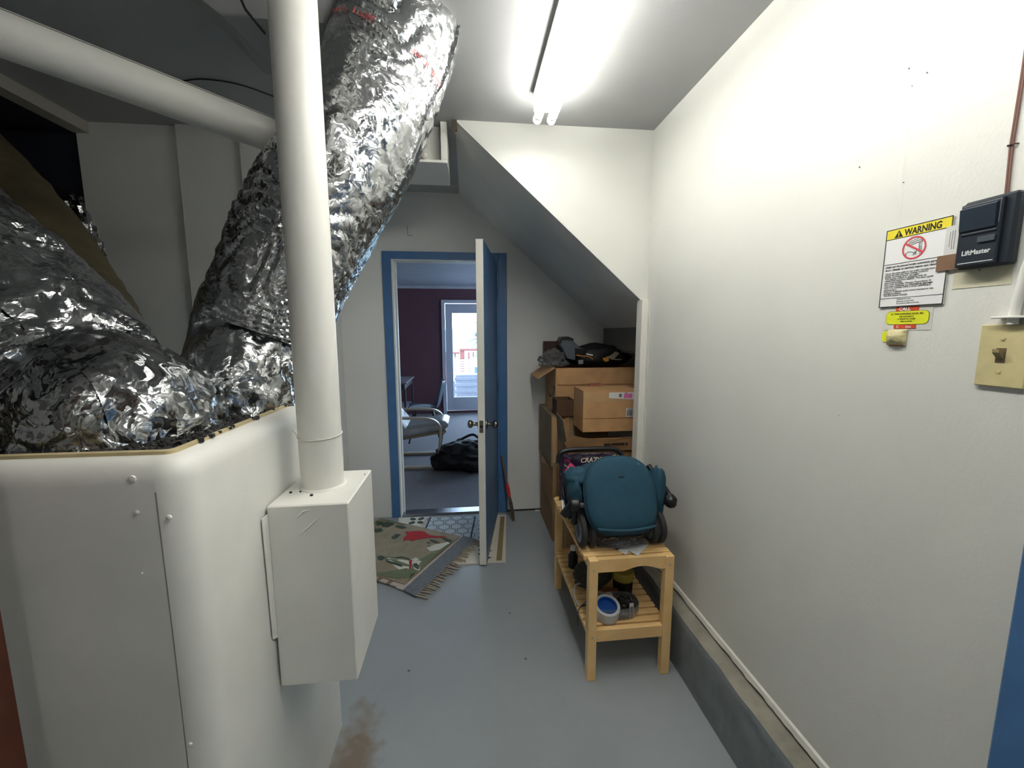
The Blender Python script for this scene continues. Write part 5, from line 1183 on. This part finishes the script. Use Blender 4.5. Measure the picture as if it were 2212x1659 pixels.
for pts in ([(846, 1162), (856, 1155), (867, 1156), (858, 1164), (848, 1165)], [(856, 1136), (870, 1137), (880, 1142), (866, 1143), (855, 1140)], [(928, 1167), (940, 1169), (952, 1175), (940, 1175), (930, 1171)], [(954, 1164), (966, 1165), (978, 1170), (975, 1176), (962, 1170)], [(818, 1203), (828, 1202), (833, 1208), (826, 1213), (818, 1210)], [(834, 1212), (850, 1216), (868, 1222), (872, 1228), (852, 1222), (838, 1217)], [(894, 1220), (902, 1219), (908, 1228), (906, 1233), (898, 1229)], [(930, 1200), (940, 1198), (944, 1205), (936, 1211), (929, 1207)], [(889, 1240), (902, 1238), (903, 1248), (896, 1256), (889, 1248)], [(812, 1128), (824, 1128), (830, 1135), (815, 1137)], [(825, 1132), (848, 1128), (852, 1134), (838, 1141), (826, 1139)], [(808, 1145), (824, 1143), (828, 1149), (812, 1153)], [(900, 1212), (914, 1214), (934, 1218), (918, 1216)], [(922, 1172), (932, 1174), (924, 1176)], [(926, 1179), (936, 1182), (928, 1183)], [(930, 1186), (940, 1187), (932, 1189)]):
    rp(pts, M_LEAF, 'leaf')
rp([(812, 1132), (840, 1122), (866, 1128), (880, 1136), (860, 1132), (835, 1129)], M_SAGE, 'sage_border')

# ================================================================== FAR ROOM FURNITURE
# bentwood armchair facing right
ac = thing('bentwood_armchair', 'bentwood armchair with plastic wrapped cushion in the far room', 'armchair', (-.70, 4.72, .004))
M_BIRCH = mat('pale_birch', (168, 156, 138), .45, var=.06)
for y in (4.44, 4.98):
    path = [(-1.25, y, .56), (-1.0, y, .575), (-.62, y, .575), (-.45, y, .565), (-.36, y, .53), (-.315, y, .46), (-.32, y, .34), (-.345, y, .12), (-.375, y, .035), (-.45, y, .022), (-.8, y, .022), (-1.25, y, .022)]
    mb = MB(); sp_ = spline(path, 6); fr_a = frames(sp_)
    for i, p in enumerate(sp_):
        tt = fr_a[i][0]; nn = Vector((0, 1, 0)); bb2 = tt.cross(nn).normalized()
        for (a, b) in ((-.03, -.011), (.03, -.011), (.03, .011), (-.03, .011)): mb.v.append(p+nn*a+bb2*b)
    for i in range(len(sp_)-1):
        for k in range(4): mb.f.append((i*4+k, i*4+(k+1) % 4, (i+1)*4+(k+1) % 4, (i+1)*4+k))
    obj('arm_frame', mb, M_BIRCH, ac, smooth=True)
for y in (4.50, 4.92): obj('seat_rail', MB().prism([(-1.2, y, .25), (-.26, y, .385), (-.25, y, .40), (-.262, y, .425), (-1.2, y, .29)], (0, .025, 0)), mat('darker_birch', (134, 120, 98), .5), ac)
obj('crossbar', MB().bbox((-.30, 4.47, .375), (-.27, 4.97, .40), .004), M_BIRCH, ac)
obj('rear_crossbar', MB().bbox((-1.1, 4.47, .02), (-1.06, 4.97, .045), .004), M_BIRCH, ac)
M_CUSH = mat('wrapped_cushion', (150, 152, 150), .35, var=.12, vs=8, bump=.3, bs=30)
cm = MB()
def cush(u, v):
    an = 2*PI*v; e = 4; a = math.copysign(abs(math.cos(an))**(2/e), math.cos(an)); b = math.copysign(abs(math.sin(an))**(2/e), math.sin(an))
    x = -1.2+.97*u; zc = .33+.145*u; k = 1 if u < .9 else math.sqrt(max(.02, 1-((u-.9)/.1)**2)); return (x, 4.71+.25*a, zc+.062*b*k+.012*nz((x*8, a*3, b*3)))
cm.grid(cush, 26, 36); obj('seat_cushion', cm, M_CUSH, ac, smooth=True)
bmc = MB()
def cush2(u, v):
    an = 2*PI*v; e = 4; a = math.copysign(abs(math.cos(an))**(2/e), math.cos(an)); b = math.copysign(abs(math.sin(an))**(2/e), math.sin(an)); c0_ = Vector((-.72-.42*u, 0, .42+.55*u)); n_ = Vector((.8, 0, .6)); return (c0_.x+n_.x*.06*b+.01*nz((u*6, a*3, b*3)), 4.71+.25*a, c0_.z+n_.z*.06*b)
bmc.grid(cush2, 22, 36); obj('back_cushion', bmc, M_CUSH, ac, smooth=True)
# blue shell chair
shc = thing('shell_chair', 'dark blue shell chair with dark legs in the far room', 'chair', (-.62, 5.72, .004), math.radians(185))
prof = spline([Vector((.215, 0, .435)), Vector((.19, 0, .452)), Vector((.08, 0, .44)), Vector((-.10, 0, .432)), Vector((-.18, 0, .455)), Vector((-.225, 0, .53)), Vector((-.255, 0, .66)), Vector((-.29, 0, .80)), Vector((-.30, 0, .83))], 4)
sh = MB(); n_p = len(prof)
def shf(u, v, off=0):
    i = min(int(v*(n_p-1)), n_p-1); p = prof[i]; s = 2*u-1; wd = .235-.05*max(0, (v-.55)/.45)-(.05*max(0, (v-.85)/.15)**2)-.03*max(0, (.12-v)/.12)
    return (p.x+.05*s*s*(1 if v > .5 else 0)+off*(.9 if v > .5 else 0), s*wd, p.z+.035*s*s*(1 if v <= .5 else .2)-off*(.9 if v <= .5 else 0))
sh.grid(shf, 14, n_p-1); b0 = len(sh.v); sh.grid(lambda u, v: shf(u, v, -.008 if v > .5 else .008), 14, n_p-1)
W2 = 15; H2 = n_p
ed = [i for i in range(W2)]+[W2*j+14 for j in range(1, H2)]+[W2*(H2-1)+i for i in range(13, -1, -1)]+[W2*j for j in range(H2-2, 0, -1)]
for i in range(len(ed)): a, b = ed[i], ed[(i+1) % len(ed)]; sh.f.append((a, b, b+b0, a+b0))
obj('shell', sh, mat('dark_blue_shell', (30, 52, 74), .45), shc, w=False, smooth=True)
obj('seat_pad', blob((.03, 0, .46), (.18, .18, .022), 3, .05, 1, 30, 14), mat('grey_seat_pad', (150, 158, 168), .9), shc, w=False, smooth=True)
for sx_ in (-1, 1):
    for sy_ in (-1, 1): obj('leg', MB().tube([(.11*sx_, .11*sy_, .435), (.21*sx_, .21*sy_, 0)], [.019, .012], 10), mat('dark_wood_leg', (40, 34, 32), .5), shc, w=False, smooth=True)
# desk by the wall
dk_ = thing('writing_desk', 'small dark desk against the wall in the far room', 'desk', (-1.08, 6.7, .004))
dm = mat('dark_desk', (52, 50, 54), .4)
obj('top', MB().bbox((FXL+.01, 6.25, .725), (-.93, 7.15, .75), .004), mat('grey_desk_top', (120, 122, 130), .35), dk_)
obj('drawer_front', MB().bbox((FXL+.02, 6.27, .64), (-.96, 7.13, .724), .004), dm, dk_)
for (x, y) in ((-.965, 6.27), (-.965, 7.1), (FXL+.03, 6.27), (FXL+.03, 7.1)): obj('leg', MB().bbox((x-.016, y, .004), (x+.016, y+.032, .64), .003), dm, dk_)
obj('lower_shelf', MB().bbox((FXL+.02, 6.3, .30), (-.98, 7.1, .32), .003), mat('grey_desk_top', (120, 122, 130), .35), dk_)
# dark picture on the side wall
pc_ = thing('wall_hanging', 'narrow dark hanging on the side wall of the far room', 'wall hanging', (FXL+.02, 5.7, 1.35))
obj('panel', MB().bbox((FXL, 5.5, 1.48), (FXL+.04, 5.75, 1.72), .004), M_DARK, pc_); obj('pouch', MB().bbox((FXL, 5.5, 1.33), (FXL+.06, 5.8, 1.48), .012), M_DARK, pc_)
# black duffel on the floor
db = thing('black_duffel', 'black duffel bag lying on the far room carpet', 'bag', (-.05, 4.42, .004))
obj('bag', blob((.0, 4.42, .13), (.38, .25, .17), 23, .28, 1.9, 56, 34, sharp=.12, flatz=.004), M_BAGB, db, smooth=True)
obj('side_pocket', blob((-.30, 4.40, .09), (.13, .13, .09), 28, .25, 2, 30, 20, flatz=.004), M_BAGB, db, smooth=True)
obj('handle', MB().tube(spline([(-.2, 4.36, .25), (-.14, 4.34, .28), (-.06, 4.34, .275), (-.02, 4.34, .28), (.06, 4.34, .30), (.12, 4.36, .26)], 6), .016, 8, flat=.4), M_BAGB, db, smooth=True)
obj('handle', MB().tube(spline([(-.15, 4.50, .27), (-.05, 4.52, .32), (.05, 4.52, .35), (.14, 4.50, .28)], 6), .016, 8, flat=.4), M_BAGB, db, smooth=True)
